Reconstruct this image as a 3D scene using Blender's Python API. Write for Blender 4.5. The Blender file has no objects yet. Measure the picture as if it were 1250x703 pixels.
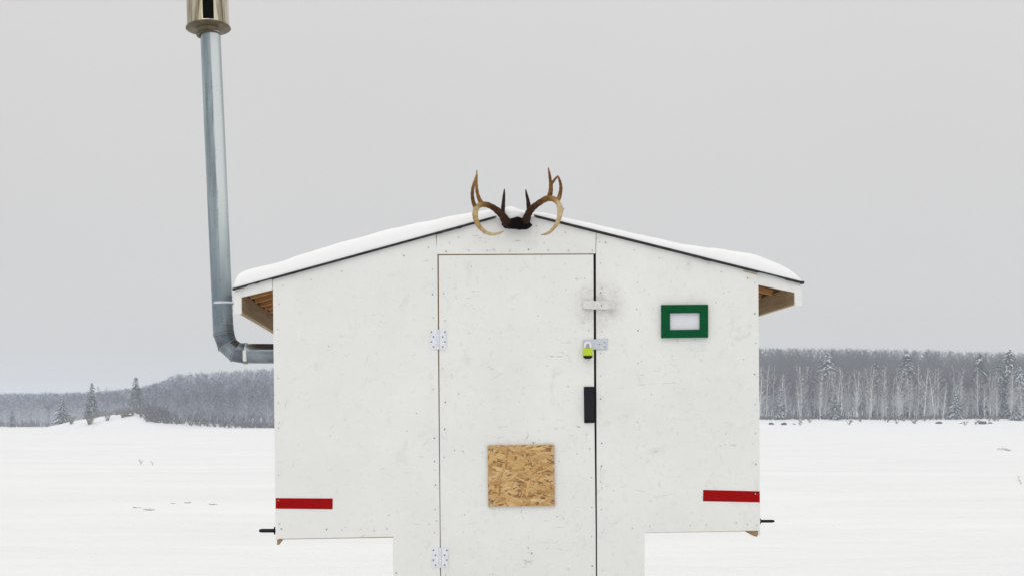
import bpy, bmesh, math, random
import numpy as np
from mathutils import Vector, Matrix, Euler, noise

random.seed(7); np.random.seed(7)
S = bpy.context.scene
COL = S.collection
R = math.radians

# ------------------------------------------------------------------ camera
CAMH = 1.5
F = 50/36*1250            # focal length in photo pixels
CX, HY = 625.0, 515.0     # image centre column, horizon row
cd = bpy.data.cameras.new('camera'); cam = bpy.data.objects.new('camera', cd); COL.objects.link(cam)
cam.location = (0, 0, CAMH); cam.rotation_euler = (R(90), 0, 0)
cd.lens = 50; cd.sensor_width = 36; cd.shift_y = (HY-351.5)/1250
cd.clip_start = 0.1; cd.clip_end = 6000
S.camera = cam
S.cycles.volume_bounces = 4
# ------------------------------------------------------------------ overcast sky
SUN_EL, SUN_ROT = R(48), R(200)
w = bpy.data.worlds.new('World'); S.world = w; w.use_nodes = True
nt = w.node_tree; nt.nodes.clear()
def N(t, typ, **kw):
    n = t.nodes.new(typ)
    for k, v in kw.items(): setattr(n, k, v)
    return n
out = N(nt, 'ShaderNodeOutputWorld'); bg = N(nt, 'ShaderNodeBackground'); bg.inputs['Strength'].default_value = 0.1
sky = N(nt, 'ShaderNodeTexSky', sky_type='NISHITA', sun_disc=False, sun_elevation=SUN_EL, sun_rotation=SUN_ROT)
tc = N(nt, 'ShaderNodeTexCoord'); sep = N(nt, 'ShaderNodeSeparateXYZ')
nt.links.new(tc.outputs['Generated'], sep.inputs[0])
mx = N(nt, 'ShaderNodeMath', operation='MAXIMUM'); mx.inputs[1].default_value = 0.0
nt.links.new(sep.outputs['Z'], mx.inputs[0])
SKY_H, SKY_K = 6.05, 0.42
ma = N(nt, 'ShaderNodeMath', operation='MULTIPLY_ADD'); ma.inputs[1].default_value = SKY_H*SKY_K; ma.inputs[2].default_value = SKY_H
nt.links.new(mx.outputs[0], ma.inputs[0])
no = N(nt, 'ShaderNodeTexNoise'); no.inputs['Scale'].default_value = 1.6; no.inputs['Detail'].default_value = 3
nt.links.new(tc.outputs['Generated'], no.inputs['Vector'])
mr = N(nt, 'ShaderNodeMapRange'); mr.inputs['From Min'].default_value = .25; mr.inputs['From Max'].default_value = .75
mr.inputs['To Min'].default_value = .965; mr.inputs['To Max'].default_value = 1.035
nt.links.new(no.outputs['Fac'], mr.inputs['Value'])
mm = N(nt, 'ShaderNodeMath', operation='MULTIPLY'); zb = N(nt, 'ShaderNodeMapRange'); zb.interpolation_type = 'SMOOTHSTEP'; zb.inputs['From Min'].default_value = .22; zb.inputs['From Max'].default_value = .95; zb.inputs['To Min'].default_value = 0; zb.inputs['To Max'].default_value = SKY_H*.40
nt.links.new(mx.outputs[0], zb.inputs['Value'])
zs = N(nt, 'ShaderNodeMath', operation='ADD'); nt.links.new(ma.outputs[0], zs.inputs[0]); nt.links.new(zb.outputs[0], zs.inputs[1])
nt.links.new(zs.outputs[0], mm.inputs[0]); nt.links.new(mr.outputs[0], mm.inputs[1])
tint = N(nt, 'ShaderNodeVectorMath', operation='SCALE'); tint.inputs[0].default_value = (1.015, 1.0, .975)
nt.links.new(mm.outputs[0], tint.inputs['Scale'])
mix = N(nt, 'ShaderNodeMix', data_type='RGBA'); mix.inputs[0].default_value = 0.03
nt.links.new(tint.outputs[0], mix.inputs[6]); nt.links.new(sky.outputs[0], mix.inputs[7])
nt.links.new(mix.outputs[2], bg.inputs['Color']); nt.links.new(bg.outputs[0], out.inputs[0])
# ------------------------------------------------------------------ veiled sun behind the cloud
sd = bpy.data.lights.new('sun', 'SUN'); sd.energy = 0.5; sd.angle = R(45); sd.color = (1, .985, .95)
sun = bpy.data.objects.new('sun', sd); COL.objects.link(sun)
# direction towards the sun (behind and to the left of the camera)
az = SUN_ROT; tosun = Vector((math.sin(az)*math.cos(SUN_EL), math.cos(az)*math.cos(SUN_EL), math.sin(SUN_EL)))
sun.rotation_euler = tosun.to_track_quat('Z', 'Y').to_euler()
sun.location = (0, 0, 30)
S.view_settings.view_transform = 'Standard'; S.view_settings.look = 'None'
S.view_settings.exposure = 0.0; S.view_settings.gamma = 1; S.view_settings.use_curve_mapping = False

# ------------------------------------------------------------------ tagging
def tag(o, label=None, cat=None, group=None, kind=None):
    if label: o['label'] = label
    if cat: o['category'] = cat
    if group: o['group'] = group
    if kind: o['kind'] = kind
    return o
def empty(name, loc=(0,0,0), rot=(0,0,0), size=.2):
    o = bpy.data.objects.new(name, None); COL.objects.link(o)
    o.location = loc; o.rotation_euler = rot; o.empty_display_size = size
    return o

# ------------------------------------------------------------------ materials
def newmat(name):
    m = bpy.data.materials.new(name); m.use_nodes = True
    t = m.node_tree; b = t.nodes['Principled BSDF']
    return m, t, b
def L(t, a, b): t.links.new(a, b)
def coords(t, scale=(1,1,1), out='Object', rot=(0,0,0)):
    c = N(t, 'ShaderNodeTexCoord'); mp = N(t, 'ShaderNodeMapping')
    mp.inputs['Scale'].default_value = scale; mp.inputs['Rotation'].default_value = rot
    L(t, c.outputs[out], mp.inputs['Vector']); return mp.outputs[0]
def tnoise(t, vec, scale, detail=4, rough=.55, dist=0):
    n = N(t, 'ShaderNodeTexNoise'); n.inputs['Scale'].default_value = scale; n.inputs['Detail'].default_value = detail
    n.inputs['Roughness'].default_value = rough; n.inputs['Distortion'].default_value = dist
    L(t, vec, n.inputs['Vector']); return n.outputs['Fac']
def rng(t, v, a, b, c=0., d=1., smooth=False):
    n = N(t, 'ShaderNodeMapRange')
    if smooth: n.interpolation_type = 'SMOOTHSTEP'
    for i, x in zip(('From Min','From Max','To Min','To Max'), (a,b,c,d)): n.inputs[i].default_value = x
    L(t, v, n.inputs['Value']); return n.outputs[0]
def math_(t, op, a, b=None):
    n = N(t, 'ShaderNodeMath', operation=op)
    for i, v in enumerate((a, b)):
        if v is None: continue
        if isinstance(v, (int, float)): n.inputs[i].default_value = v
        else: L(t, v, n.inputs[i])
    return n.outputs[0]
def mixc(t, fac, a, b):
    n = N(t, 'ShaderNodeMix', data_type='RGBA')
    if isinstance(fac, (int, float)): n.inputs[0].default_value = fac
    else: L(t, fac, n.inputs[0])
    for i, v in ((6, a), (7, b)):
        if isinstance(v, tuple): n.inputs[i].default_value = (*v, 1)[:4]
        else: L(t, v, n.inputs[i])
    return n.outputs[2]
def bump(t, b, h, strength=.3, dist=.01):
    n = N(t, 'ShaderNodeBump'); n.inputs['Strength'].default_value = strength; n.inputs['Distance'].default_value = dist
    L(t, h, n.inputs['Height']); L(t, n.outputs[0], b.inputs['Normal'])
def simple(name, col, rough=.6, metal=0., var=.12, sc=20, bs=0, spec=.5):
    m, t, b = newmat(name); v = coords(t)
    f = tnoise(t, v, sc, 5)
    a = tuple(c*(1-var) for c in col); c2 = tuple(min(1, c*(1+var)) for c in col)
    L(t, mixc(t, rng(t, f, .3, .7), a, c2), b.inputs['Base Color'])
    b.inputs['Roughness'].default_value = rough; b.inputs['Metallic'].default_value = metal
    b.inputs['Specular IOR Level'].default_value = spec
    if bs: bump(t, b, tnoise(t, v, sc*3, 4), bs, .003)
    return m
M = {}
# white painted plywood: mottled paint, scuffs, specks and a smudge by the latch
def painted(name, seed, smudge=True):
    m, t, b = newmat(name)
    base = coords(t); mp = N(t, 'ShaderNodeMapping'); mp.inputs['Location'].default_value = (seed, seed*1.7, seed*.6); L(t, base, mp.inputs['Vector'])
    v = mp.outputs[0]
    big = tnoise(t, v, 2.6, 5, .6)
    col = mixc(t, rng(t, big, .3, .7), (.785, .788, .768), (.84, .842, .825))
    # thin grey worn patches
    st = N(t, 'ShaderNodeMapping'); st.inputs['Scale'].default_value = (1.0, 1, .75); st.inputs['Rotation'].default_value = (0, R(35), 0); L(t, v, st.inputs['Vector'])
    worn = tnoise(t, st.outputs[0], 11, 8, .72, .6)
    col = mixc(t, rng(t, worn, .57, .74, 0, .42), col, (.56, .565, .55))
    fine = tnoise(t, v, 42, 6, .7)
    col = mixc(t, rng(t, fine, .58, .74, 0, .5), col, (.50, .50, .48))
    light = tnoise(t, v, 23, 4, .6)
    col = mixc(t, rng(t, light, .58, .75, 0, .5), col, (.86, .86, .85))
    # specks
    vo = N(t, 'ShaderNodeTexVoronoi'); vo.inputs['Scale'].default_value = 21; L(t, v, vo.inputs['Vector'])
    near = rng(t, vo.outputs['Distance'], .02, .11, 1, 0)
    sepc = N(t, 'ShaderNodeSeparateColor'); L(t, vo.outputs['Color'], sepc.inputs[0])
    pick = rng(t, sepc.outputs[0], .72, .9, 0, .75)
    col = mixc(t, math_(t, 'MULTIPLY', near, pick), col, (.25, .25, .24))
    # short scratches
    sc = N(t, 'ShaderNodeMapping'); sc.inputs['Scale'].default_value = (2.5, 1, 14); sc.inputs['Rotation'].default_value = (0, R(28), 0); L(t, v, sc.inputs['Vector'])
    s2 = tnoise(t, sc.outputs[0], 3.5, 3, .6)
    s3 = tnoise(t, v, 3.1, 2)
    scr = math_(t, 'MULTIPLY', rng(t, s2, .66, .71, 0, .6), rng(t, s3, .55, .62))
    col = mixc(t, scr, col, (.35, .35, .34))
    if smudge:
        d = N(t, 'ShaderNodeVectorMath', operation='DISTANCE'); L(t, base, d.inputs[0]); d.inputs[1].default_value = SMUDGE
        sm = math_(t, 'MULTIPLY', rng(t, d.outputs['Value'], .03, .17, 1, 0, True), rng(t, tnoise(t, v, 26, 5, .7), .30, .66, 0, .62))
        col = mixc(t, sm, col, (.42, .40, .37))
    L(t, col, b.inputs['Base Color'])
    b.inputs['Roughness'].default_value = .62; b.inputs['Specular IOR Level'].default_value = .25
    gr = N(t, 'ShaderNodeMapping'); gr.inputs['Scale'].default_value = (14, 1, .9); L(t, v, gr.inputs['Vector'])
    h = math_(t, 'ADD', tnoise(t, gr.outputs[0], 6, 4), math_(t, 'MULTIPLY', fine, .6))
    bump(t, b, h, .22, .003)
    return m

# ------------------------------------------------------------------ mesh helpers
def obj(name, verts, faces, mat, parent=None, smooth=False, mats=None, midx=None):
    me = bpy.data.meshes.new(name); me.from_pydata([tuple(v) for v in verts], [], faces); me.validate()
    for m in (mats or [mat]): me.materials.append(m)
    if midx: me.polygons.foreach_set('material_index', midx)
    if smooth: me.polygons.foreach_set('use_smooth', [True]*len(me.polygons))
    me.update()
    o = bpy.data.objects.new(name, me); COL.objects.link(o)
    if parent: o.parent = parent
    return o
class MB:
    def __init__(s): s.v = []; s.f = []; s.mi = []; s.col = []
    def add(s, vs, fs, mi=0):
        n = len(s.v); s.v += [Vector(v) for v in vs]; s.f += [tuple(i+n for i in f) for f in fs]; s.mi += [mi]*len(fs)
    def box(s, a, b, mi=0):
        x0,y0,z0 = a; x1,y1,z1 = b
        s.add([(x0,y0,z0),(x1,y0,z0),(x1,y1,z0),(x0,y1,z0),(x0,y0,z1),(x1,y0,z1),(x1,y1,z1),(x0,y1,z1)],
              [(0,3,2,1),(4,5,6,7),(0,1,5,4),(1,2,6,5),(2,3,7,6),(3,0,4,7)], mi)
    def prism(s, poly, y0, y1, mi=0):    # polygon in the x-z plane (counter-clockwise seen from -y), from y0 (front) to y1
        n = len(poly); vs = [(x,y0,z) for x,z in poly]+[(x,y1,z) for x,z in poly]
        s.add(vs, [tuple(range(n)), tuple(range(2*n-1, n-1, -1))]+[((i+1)%n, i, i+n, (i+1)%n+n) for i in range(n)], mi)
    def tube(s, pts, rad, n=10, mi=0, cap=True):
        pts = [Vector(p) for p in pts]; rad = rad if hasattr(rad, '__len__') else [rad]*len(pts)
        rings = []; up = None
        for i, p in enumerate(pts):
            d = (pts[min(i+1, len(pts)-1)]-pts[max(i-1, 0)]).normalized()
            if up is None:
                a = Vector((0,0,1)) if abs(d.z) < .9 else Vector((1,0,0)); up = d.cross(a).normalized()
            up = (up - d*up.dot(d)).normalized(); sd_ = d.cross(up)
            rings.append([p+(up*math.cos(k*2*math.pi/n)+sd_*math.sin(k*2*math.pi/n))*rad[i] for k in range(n)])
        vs = [v for r in rings for v in r]; fs = []
        for i in range(len(rings)-1):
            for k in range(n):
                fs.append((i*n+k, i*n+(k+1)%n, (i+1)*n+(k+1)%n, (i+1)*n+k))
        if cap: fs += [tuple(range(n-1, -1, -1)), tuple((len(rings)-1)*n+k for k in range(n))]
        s.add(vs, fs, mi)
    def build(s, name, mat, parent=None, smooth=False, mats=None, bevel=0, seg=2):
        o = obj(name, s.v, s.f, mat, parent, smooth, mats, s.mi)
        bm = bmesh.new(); bm.from_mesh(o.data); bmesh.ops.recalc_face_normals(bm, faces=bm.faces); bm.to_mesh(o.data); bm.free()
        if bevel:
            b = o.modifiers.new('bevel', 'BEVEL'); b.width = bevel; b.segments = seg; b.limit_method = 'ANGLE'; b.angle_limit = R(40)
        return o
def mesh_np(name, V, Q, mats, midx=None, smooth=False):
    me = bpy.data.meshes.new(name); nv, nf, k = len(V), len(Q), Q.shape[1]
    me.vertices.add(nv); me.vertices.foreach_set('co', np.asarray(V, np.float32).ravel())
    me.loops.add(nf*k); me.loops.foreach_set('vertex_index', np.asarray(Q, np.int32).ravel())
    me.polygons.add(nf); me.polygons.foreach_set('loop_start', np.arange(0, nf*k, k, dtype=np.int32))
    me.polygons.foreach_set('loop_total', np.full(nf, k, np.int32))
    if midx is not None: me.polygons.foreach_set('material_index', np.asarray(midx, np.int32))
    if smooth: me.polygons.foreach_set('use_smooth', np.ones(nf, bool))
    for m in mats: me.materials.append(m)
    me.update(calc_edges=True); me.validate(); return me

# ------------------------------------------------------------------ the place: lake, shore and low hills
def interp(x, xs, ys): return float(np.interp(x, xs, ys))
def bearing(x, y):       # column a bearing corresponds to
    if y < 1e-3: return 5000 if x > 0 else -4000
    return max(-4000, min(5000, CX+F*x/y))
SH_U = [-4000, -300, 0, 60, 200, 333, 600, 928, 1250, 1600, 5000]
SH_D = [600, 520, 450, 400, 330, 325, 320, 318, 316, 330, 400]
def shore(u): return interp(u, SH_U, SH_D)
def bank(u): return interp(u, [0, 200, 333, 700, 928, 5000], [.3, .3, .5, 1.6, 2.1, 2.2])
def hill(u): return interp(u, [-4000, -300, 0, 120, 200, 333, 600, 928, 1250, 1600, 5000], [6, 5, 4.4, 4.2, 5.5, 7.5, 12, 14.4, 13.0, 12.5, 10])
def ground_h(x, y):
    if y <= 0: return 0.0
    u = bearing(x, y); d = y if abs(x) < y else math.hypot(x, y)
    s = shore(u); z = 0
    if d > s:
        z = bank(u)*min(1, (d-s)/22)**.7
        t = max(0, min(1, (d-s-45)/130)); z += (hill(u)-bank(u))*(t*t*(3-2*t))
        z += noise.noise(Vector((x*.03, y*.03, 3)))*min(1, (d-s)/20)*.5
    # the snowy knoll on the left shore
    k = interp(u, [50, 75, 100, 130, 165, 190, 230, 330], [0, 1.1, 2.1, 2.9, 3.7, 3.4, 2.0, 0])
    if k > 0 and d > 324: 
        f = max(0, min(1, (d-326)/16)); g = max(0, 1-max(0, d-348)/70)
        z = max(z, k*f*f*(3-2*f)*g + .12*k*noise.noise(Vector((x*.25, y*.15, 9)))*f)
    return z
def make_ground():
    rs = [0]; r = .8
    while r < 3000:
        rs.append(r); r += max(.25, r*.022) if not 300 < r < 380 else 2.2
    th = []; a = -180.
    while a < 180:
        th.append(a); a += .28 if -30 <= a < 30 else 3.0
    V = []
    for r in rs:
        for a in th:
            x, y = r*math.sin(R(a)), r*math.cos(R(a))
            z = ground_h(x, y)
            if r > 2 and r < 320:
                z += (noise.noise(Vector((x*.12, y*.22, 0)))*.05+noise.noise(Vector((x*.45, y*1.1, 5)))*.022+abs(noise.noise(Vector((x*1.1, y*1.6, 8))))*.012)*min(1, r/6)
            V.append((x, y, z))
    n = len(th); Q = []
    for i in range(len(rs)-1):
        for j in range(n):
            Q.append((i*n+j, i*n+(j+1)%n, (i+1)*n+(j+1)%n, (i+1)*n+j))
    Q = np.array(Q, np.int32)[:, ::-1]
    m, t, b = newmat('lake snow'); v = coords(t)
    st = N(t, 'ShaderNodeMapping'); st.inputs['Scale'].default_value = (.4, 1.2, 1); L(t, v, st.inputs['Vector'])
    n1 = tnoise(t, st.outputs[0], 1.3, 6, .6, .4); n2 = tnoise(t, v, 9, 4)
    st2 = N(t, 'ShaderNodeMapping'); st2.inputs['Scale'].default_value = (.12, .35, 1); L(t, v, st2.inputs['Vector'])
    n3 = tnoise(t, st2.outputs[0], .8, 5, .6, .3)
    L(t, mixc(t, rng(t, n3, .35, .65), (.845, .852, .86), (.895, .90, .905)), b.inputs['Base Color'])  # soft drift shading put into the snow colour
    b.inputs['Roughness'].default_value = .85; b.inputs['Specular IOR Level'].default_value = .15
    h = math_(t, 'ADD', n1, math_(t, 'MULTIPLY', n2, .15)); bump(t, b, h, .8, .16)
    me = mesh_np('snow_ground', np.array(V), Q, [m], smooth=True)
    o = bpy.data.objects.new('snow_ground', me); COL.objects.link(o); o['kind'] = 'structure'
    return o
make_ground()

# haze: the damp winter air between the camera and the far shore
def make_haze(dens=.00070):
    mb = MB(); mb.box((-3100, -3100, -1.5), (3100, 3100, 36))
    m = bpy.data.materials.new('winter haze'); m.use_nodes = True; t = m.node_tree; t.nodes.clear()
    o_ = N(t, 'ShaderNodeOutputMaterial'); p = N(t, 'ShaderNodeVolumePrincipled')
    p.inputs['Color'].default_value = (.82, .89, 1.0, 1); p.inputs['Density'].default_value = dens; p.inputs['Anisotropy'].default_value = .1
    t.links.new(p.outputs[0], o_.inputs['Volume'])
    o = mb.build('haze', m); o['kind'] = 'stuff'
    tag(o, 'thin pale blue winter haze over the frozen lake and the far shore', 'haze')
make_haze()

# ------------------------------------------------------------------ hut frame of reference
YAW, ROLL = math.atan(.0637), -.0115
HUT_LOC = Vector((.02, 7.1, 0))
HM = Matrix.Translation(HUT_LOC) @ Euler((0, ROLL, YAW)).to_matrix().to_4x4()
HI = HM.inverted()
def P(px, py, d=0.):
    """point of the hut-local plane y = d on which a feature measured in the photograph lies"""
    o_ = HI @ Vector((0, 0, CAMH)); q = HI @ (Vector((0, 0, CAMH))+Vector(((px-CX)/F, 1, (HY-py)/F)))
    r = q-o_; return o_ + r*((d-o_.y)/r.y)
def P2(px, py, d=0.):
    p = P(px, py, d); return (p.x, p.z)
lp = P(731, 373); SMUDGE = (lp.x, lp.y, lp.z)
M['wallA'] = painted('white painted plywood left', 0.)
M['wallB'] = painted('white painted plywood right', 7.3)
M['door'] = painted('white painted door plywood', 3.1)
M['trim'] = simple('white painted trim', (.80, .80, .785), .6, var=.05, sc=12, bs=.1)
M['dark'] = simple('dark gap lining', (.05, .042, .036), .95, spec=.05)
M['soot'] = simple('soot black', (.006, .006, .006), .95, spec=.0)  # plain near-black for the inner tube behind the cap slot
M['screw'] = simple('dark screw heads', (.24, .24, .235), .6, .4)
M['screwlite'] = simple('painted screw heads', (.50, .50, .49), .6, .0)
M['black'] = simple('black rubber', (.010, .010, .016), .6, var=.2, sc=60, spec=.2)
M['galv'] = simple('galvanised plate', (.62, .65, .70), .45, .35, var=.08, sc=40)
M['hinge'] = simple('white painted steel', (.78, .80, .85), .45, .0, var=.04, sc=40)
M['red'] = simple('red reflective tape', (.33, .0012, .002), .6, var=.12, sc=25, spec=.06)
M['green'] = simple('green painted wood', (.0, .082, .026), .6, var=.14, sc=18, bs=.1, spec=.08)
M['shingle'] = simple('black roofing felt', (.038, .040, .043), .9, var=.5, sc=30, bs=.4, spec=.1)
def wood(name, a, b_, sc=(2, 30, 30), rough=.7):
    m, t, b = newmat(name); v = coords(t, sc); f = tnoise(t, v, 1.4, 6, .6, .5)
    L(t, mixc(t, rng(t, f, .3, .7), a, b_), b.inputs['Base Color']); b.inputs['Roughness'].default_value = rough
    bump(t, b, f, .2, .002); return m
M['pine'] = wood('orange pine rafters', (.52, .22, .05), (.72, .36, .11))
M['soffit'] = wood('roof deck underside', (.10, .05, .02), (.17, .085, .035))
M['board'] = wood('raw eave board', (.25, .16, .07), (.40, .28, .14), (30, 2, 30))
M['ply'] = wood('raw plywood edge', (.42, .30, .17), (.56, .42, .26), (3, 3, 60))

# ------------------------------------------------------------------ the hut
hut = empty('fishing_hut', HUT_LOC, (0, ROLL, YAW), .5)
tag(hut, 'white painted plywood ice fishing hut with gabled roof, standing on the snowy lake', 'hut')
TH = .012; DEPTH = 3.0
RL = [(285, 353.3), (604, 265.6), (630, 258.6)]; RR = [(630, 258.6), (653, 264.6), (979, 345.5)]
def roof_y(px):
    return interp(px, [285, 604, 630, 653, 979], [353.3, 265.6, 258.6, 264.6, 345.5])
def screws(mb, pts, r=.0036):
    for px, py in pts:
        p = P(px, py); n = 8
        mb.add([(p.x+math.cos(k*2*math.pi/n)*r*random.uniform(.8,1.15), -.0022, p.z+math.sin(k*2*math.pi/n)*r) for k in range(n)]+
               [(p.x+math.cos(k*2*math.pi/n)*r*1.0, .001, p.z+math.sin(k*2*math.pi/n)*r) for k in range(n)],
               [tuple(range(n))]+[((k+1)%n, k, k+n, (k+1)%n+n) for k in range(n)], random.choice((1, 2, 2, 2)))
def scuffs(mb, strokes, mi=2):
    """pencil lines, knocks and rub marks: thin smears of grime on the paint"""
    for (x0, y0, x1, y1, w_) in strokes:
        n = 7; up_, lo_ = [], []
        for i in range(n+1):
            t_ = i/n; px_, py_ = x0+(x1-x0)*t_+random.gauss(0, .25), y0+(y1-y0)*t_+random.gauss(0, .25); p = P(px_, py_)
            q = P(x0, y0); r_ = P(x1, y1); d = Vector((r_.x-q.x, 0, r_.z-q.z)).normalized(); nn = Vector((-d.z, 0, d.x))*w_*.0020*math.sin(math.pi*min(.97, max(.05, t_)))*random.uniform(.5, 1.2)
            up_.append(Vector((p.x, -.0008, p.z))+nn); lo_.append(Vector((p.x, -.0008, p.z))-nn)
        mb.add(up_+lo_, [(i, i+1, n+2+i, n+1+i) for i in range(n)], mi)
def jitter_line(a, b, n, j=1.3, drop=.15):
    return [(a[0]+(b[0]-a[0])*(i+random.uniform(-.15,.15))/(n-1)+random.uniform(-j,j), a[1]+(b[1]-a[1])*i/(n-1)+random.uniform(-j,j)) for i in range(n) if random.random() > drop]
BOT = 812
TOPGAP = 1.2
# left front panel
mb = MB(); poly = [(336.5,657.3),(480,654.6),(481,BOT),(538.2,BOT),(536.6,620),(534.6,420),(533.9,311.5),(532.0,roof_y(532)+TOPGAP),(333.0,roof_y(333)+TOPGAP)]
mb.prism([P2(*q) for q in poly], 0, TH-.0025)
screws(mb, jitter_line((340,372),(341,640),10)+jitter_line((528,300),(531,650),13)+jitter_line((346,646),(475,646),8)+jitter_line((345,350),(525,302),6)+[(341,515.5)]+jitter_line((484,660),(484,700),3))
scuffs(mb, [(505,639.5,516,639,.6),(522,639.5,526,639.3,.5),(440,655,446,652.5,.8),(419,643,425,643,.5),(350,487,348,500,.6),(408,518,402,524,.5),(451,430,446,445,.4)])
lw = mb.build('front_wall', None, hut, mats=[M['wallA'], M['screw'], M['screwlite']])
lw['label'] = 'wall panel left of the door, with a red strip at its lower corner'
# right front panel
mb = MB(); poly = [(729.2,BOT),(786.5,BOT),(787,649.6),(928.0,647.0),(925.6,roof_y(925.6)+TOPGAP),(728.2,roof_y(728.2)+TOPGAP),(727.6,311),(728.0,450),(728.9,640)]
mb.prism([P2(*q) for q in poly], 0, TH)
screws(mb, jitter_line((733,295),(735,650),14)+jitter_line((921,345),(923,640),9)+jitter_line((792,641),(915,638),8)+[(778,345),(777,377),(779,403),(779,443),(778,515)]+jitter_line((740,297),(915,340),6)+[(735,352),(733,357)])
scuffs(mb, [(733,568,734,576,.8),(732,585,734,590,.9),(757,594,766,592,.4),(775,597,788,600,.5),(800,606,822,602,.35),(826,582,833,580,.4),(878,552,883,568,.35),(777,452,783,470,.35),(745,641,762,632,.4)])
rw = mb.build('front_wall', None, hut, mats=[M['wallB'], M['screw'], M['screwlite']])
rw['label'] = 'wall panel right of the door, with the small green window'
# gable header over the door
mb = MB(); poly = [(533.6,310.4),(727.0,309.6),(727.5,roof_y(727.5)+TOPGAP),(630,roof_y(630)+TOPGAP),(532.9,roof_y(532.9)+TOPGAP)]
mb.prism([P2(*q) for q in poly], .0015, TH-.0025)
screws(mb, jitter_line((545,306),(720,305),8)+[(560,290),(590,285),(690,284),(655,276)])
hd = mb.build('gable_panel', None, hut, mats=[M['wallB'], M['screw'], M['screwlite']])
# lining behind the seams
mb = MB()
for a, b_ in (((527,288),(533.0,BOT)),):
    pass
x0, z1 = P2(520, 300); x1, _ = P2(748, 300); _, z0 = P2(540, BOT)
mb.box((x0, TH-.001, z0), (x0+.12, TH+.03, z1)); mb.box((x0+.12, TH-.001, z1-.08), (x1-.12, TH+.03, z1))
mb.build('door_frame_and_gap_shade', M['board'], hut)
mb = MB(); mb.box((x1-.12, TH+.020, z0), (x1, TH+.03, z1)); mb.build('door_frame_and_gap_shade', M['dark'], hut)  # near-black backing so the right door gap reads as deep shade
# door slab
mb = MB(); dpoly = [(539.4,BOT-6),(537.7,640),(536.2,430),(535.7,311.9),(724.4,310.9),(725.1,470),(727.0,640),(728.0,BOT-6)]
mb.prism([P2(*q) for q in dpoly], .001, TH-.002)
screws(mb, jitter_line((541,325),(545,690),12,1.2,.4)+jitter_line((719,330),(722,690),11,1.2,.4)+[(680,630),(688,632),(651,540),(645,668),(649,675),(560,480)])
scuffs(mb, [(646,528,640,539,.9),(637,620,636,627,.8),(636.5,629,640,634,.4),(636,681,650,688,.9),(641,686,653,683,.6),(640,684,643,690,.7),(679,668,690,672,.4),(655,663,672,661,.3),(600,560,585,556,.3),(700,652,712,640,.3),(560,640,585,637,.3),(612,455,600,463,.3),(571,470,583,478,.3)])
door = mb.build('door', None, hut, mats=[M['door'], M['screw'], M['screwlite']])
# a few rub marks on the door are in its paint; hardware follows
def hinge(cx, cy):
    mb = MB(); h = 12.2
    for s in (-1, 1):
        pts = []
        xs = [1.6, 8.0, 10.6, 8.8, 10.9, 9.2, 10.9, 8.8, 10.6, 8.0, 1.6]; ys = [h, h, h*.78, h*.55, h*.3, 0, -h*.3, -h*.55, -h*.78, -h, -h]
        pts = [P2(cx+s*x, cy-y) for x, y in zip(xs, ys)]
        if s > 0: pts = pts[::-1]
        mb.prism(pts, -.0045, -.0005)
        for k in range(4):
            for px, py in ((cx+s*(8.2 if k % 2 == 0 else 5.6), cy-9+6*k),):
                p = P(px, py); n = 8; r = .0044
                mb.add([(p.x+math.cos(a*2*math.pi/n)*r, -.0056, p.z+math.sin(a*2*math.pi/n)*r) for a in range(n)]+[(p.x+math.cos(a*2*math.pi/n)*r, -.004, p.z+math.sin(a*2*math.pi/n)*r) for a in range(n)],
                       [tuple(range(n))]+[((a+1)%n, a, a+n, (a+1)%n+n) for a in range(n)], 1)
    a, b_ = P(cx, cy-h), P(cx, cy+h)
    for i in range(5):
        p0 = a.lerp(b_, i/5+.005); p1 = a.lerp(b_, (i+1)/5-.005)
        mb.tube([(p0.x, -.005, p0.z), (p1.x, -.005, p1.z)], .0062, 10)
    return mb.build('hinge', None, door, mats=[M['hinge'], M['screw']])
hinge(534.8, 414)['label'] = 'upper white hinge'; hinge(537.2, 680)['label'] = 'lower white hinge'
hinge(534.3, 348).location.z = 0 if False else 0
# (the photograph shows only two hinges)
for o in [o for o in bpy.data.objects if o.name == 'hinge.002']: bpy.data.objects.remove(o)
# black pull handle: a slim grip on a back plate
mb = MB(); (xa, za), (xb, zb) = P2(713, 516), P2(725, 471.5)
mb.box((xa, -.006, za), (xb, 0.0005, zb)); mb.box((xa+.006, -.022, za+.016), (xb-.006, -.006, zb-.016))
mb.build('handle', M['black'], door, bevel=.003)
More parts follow.
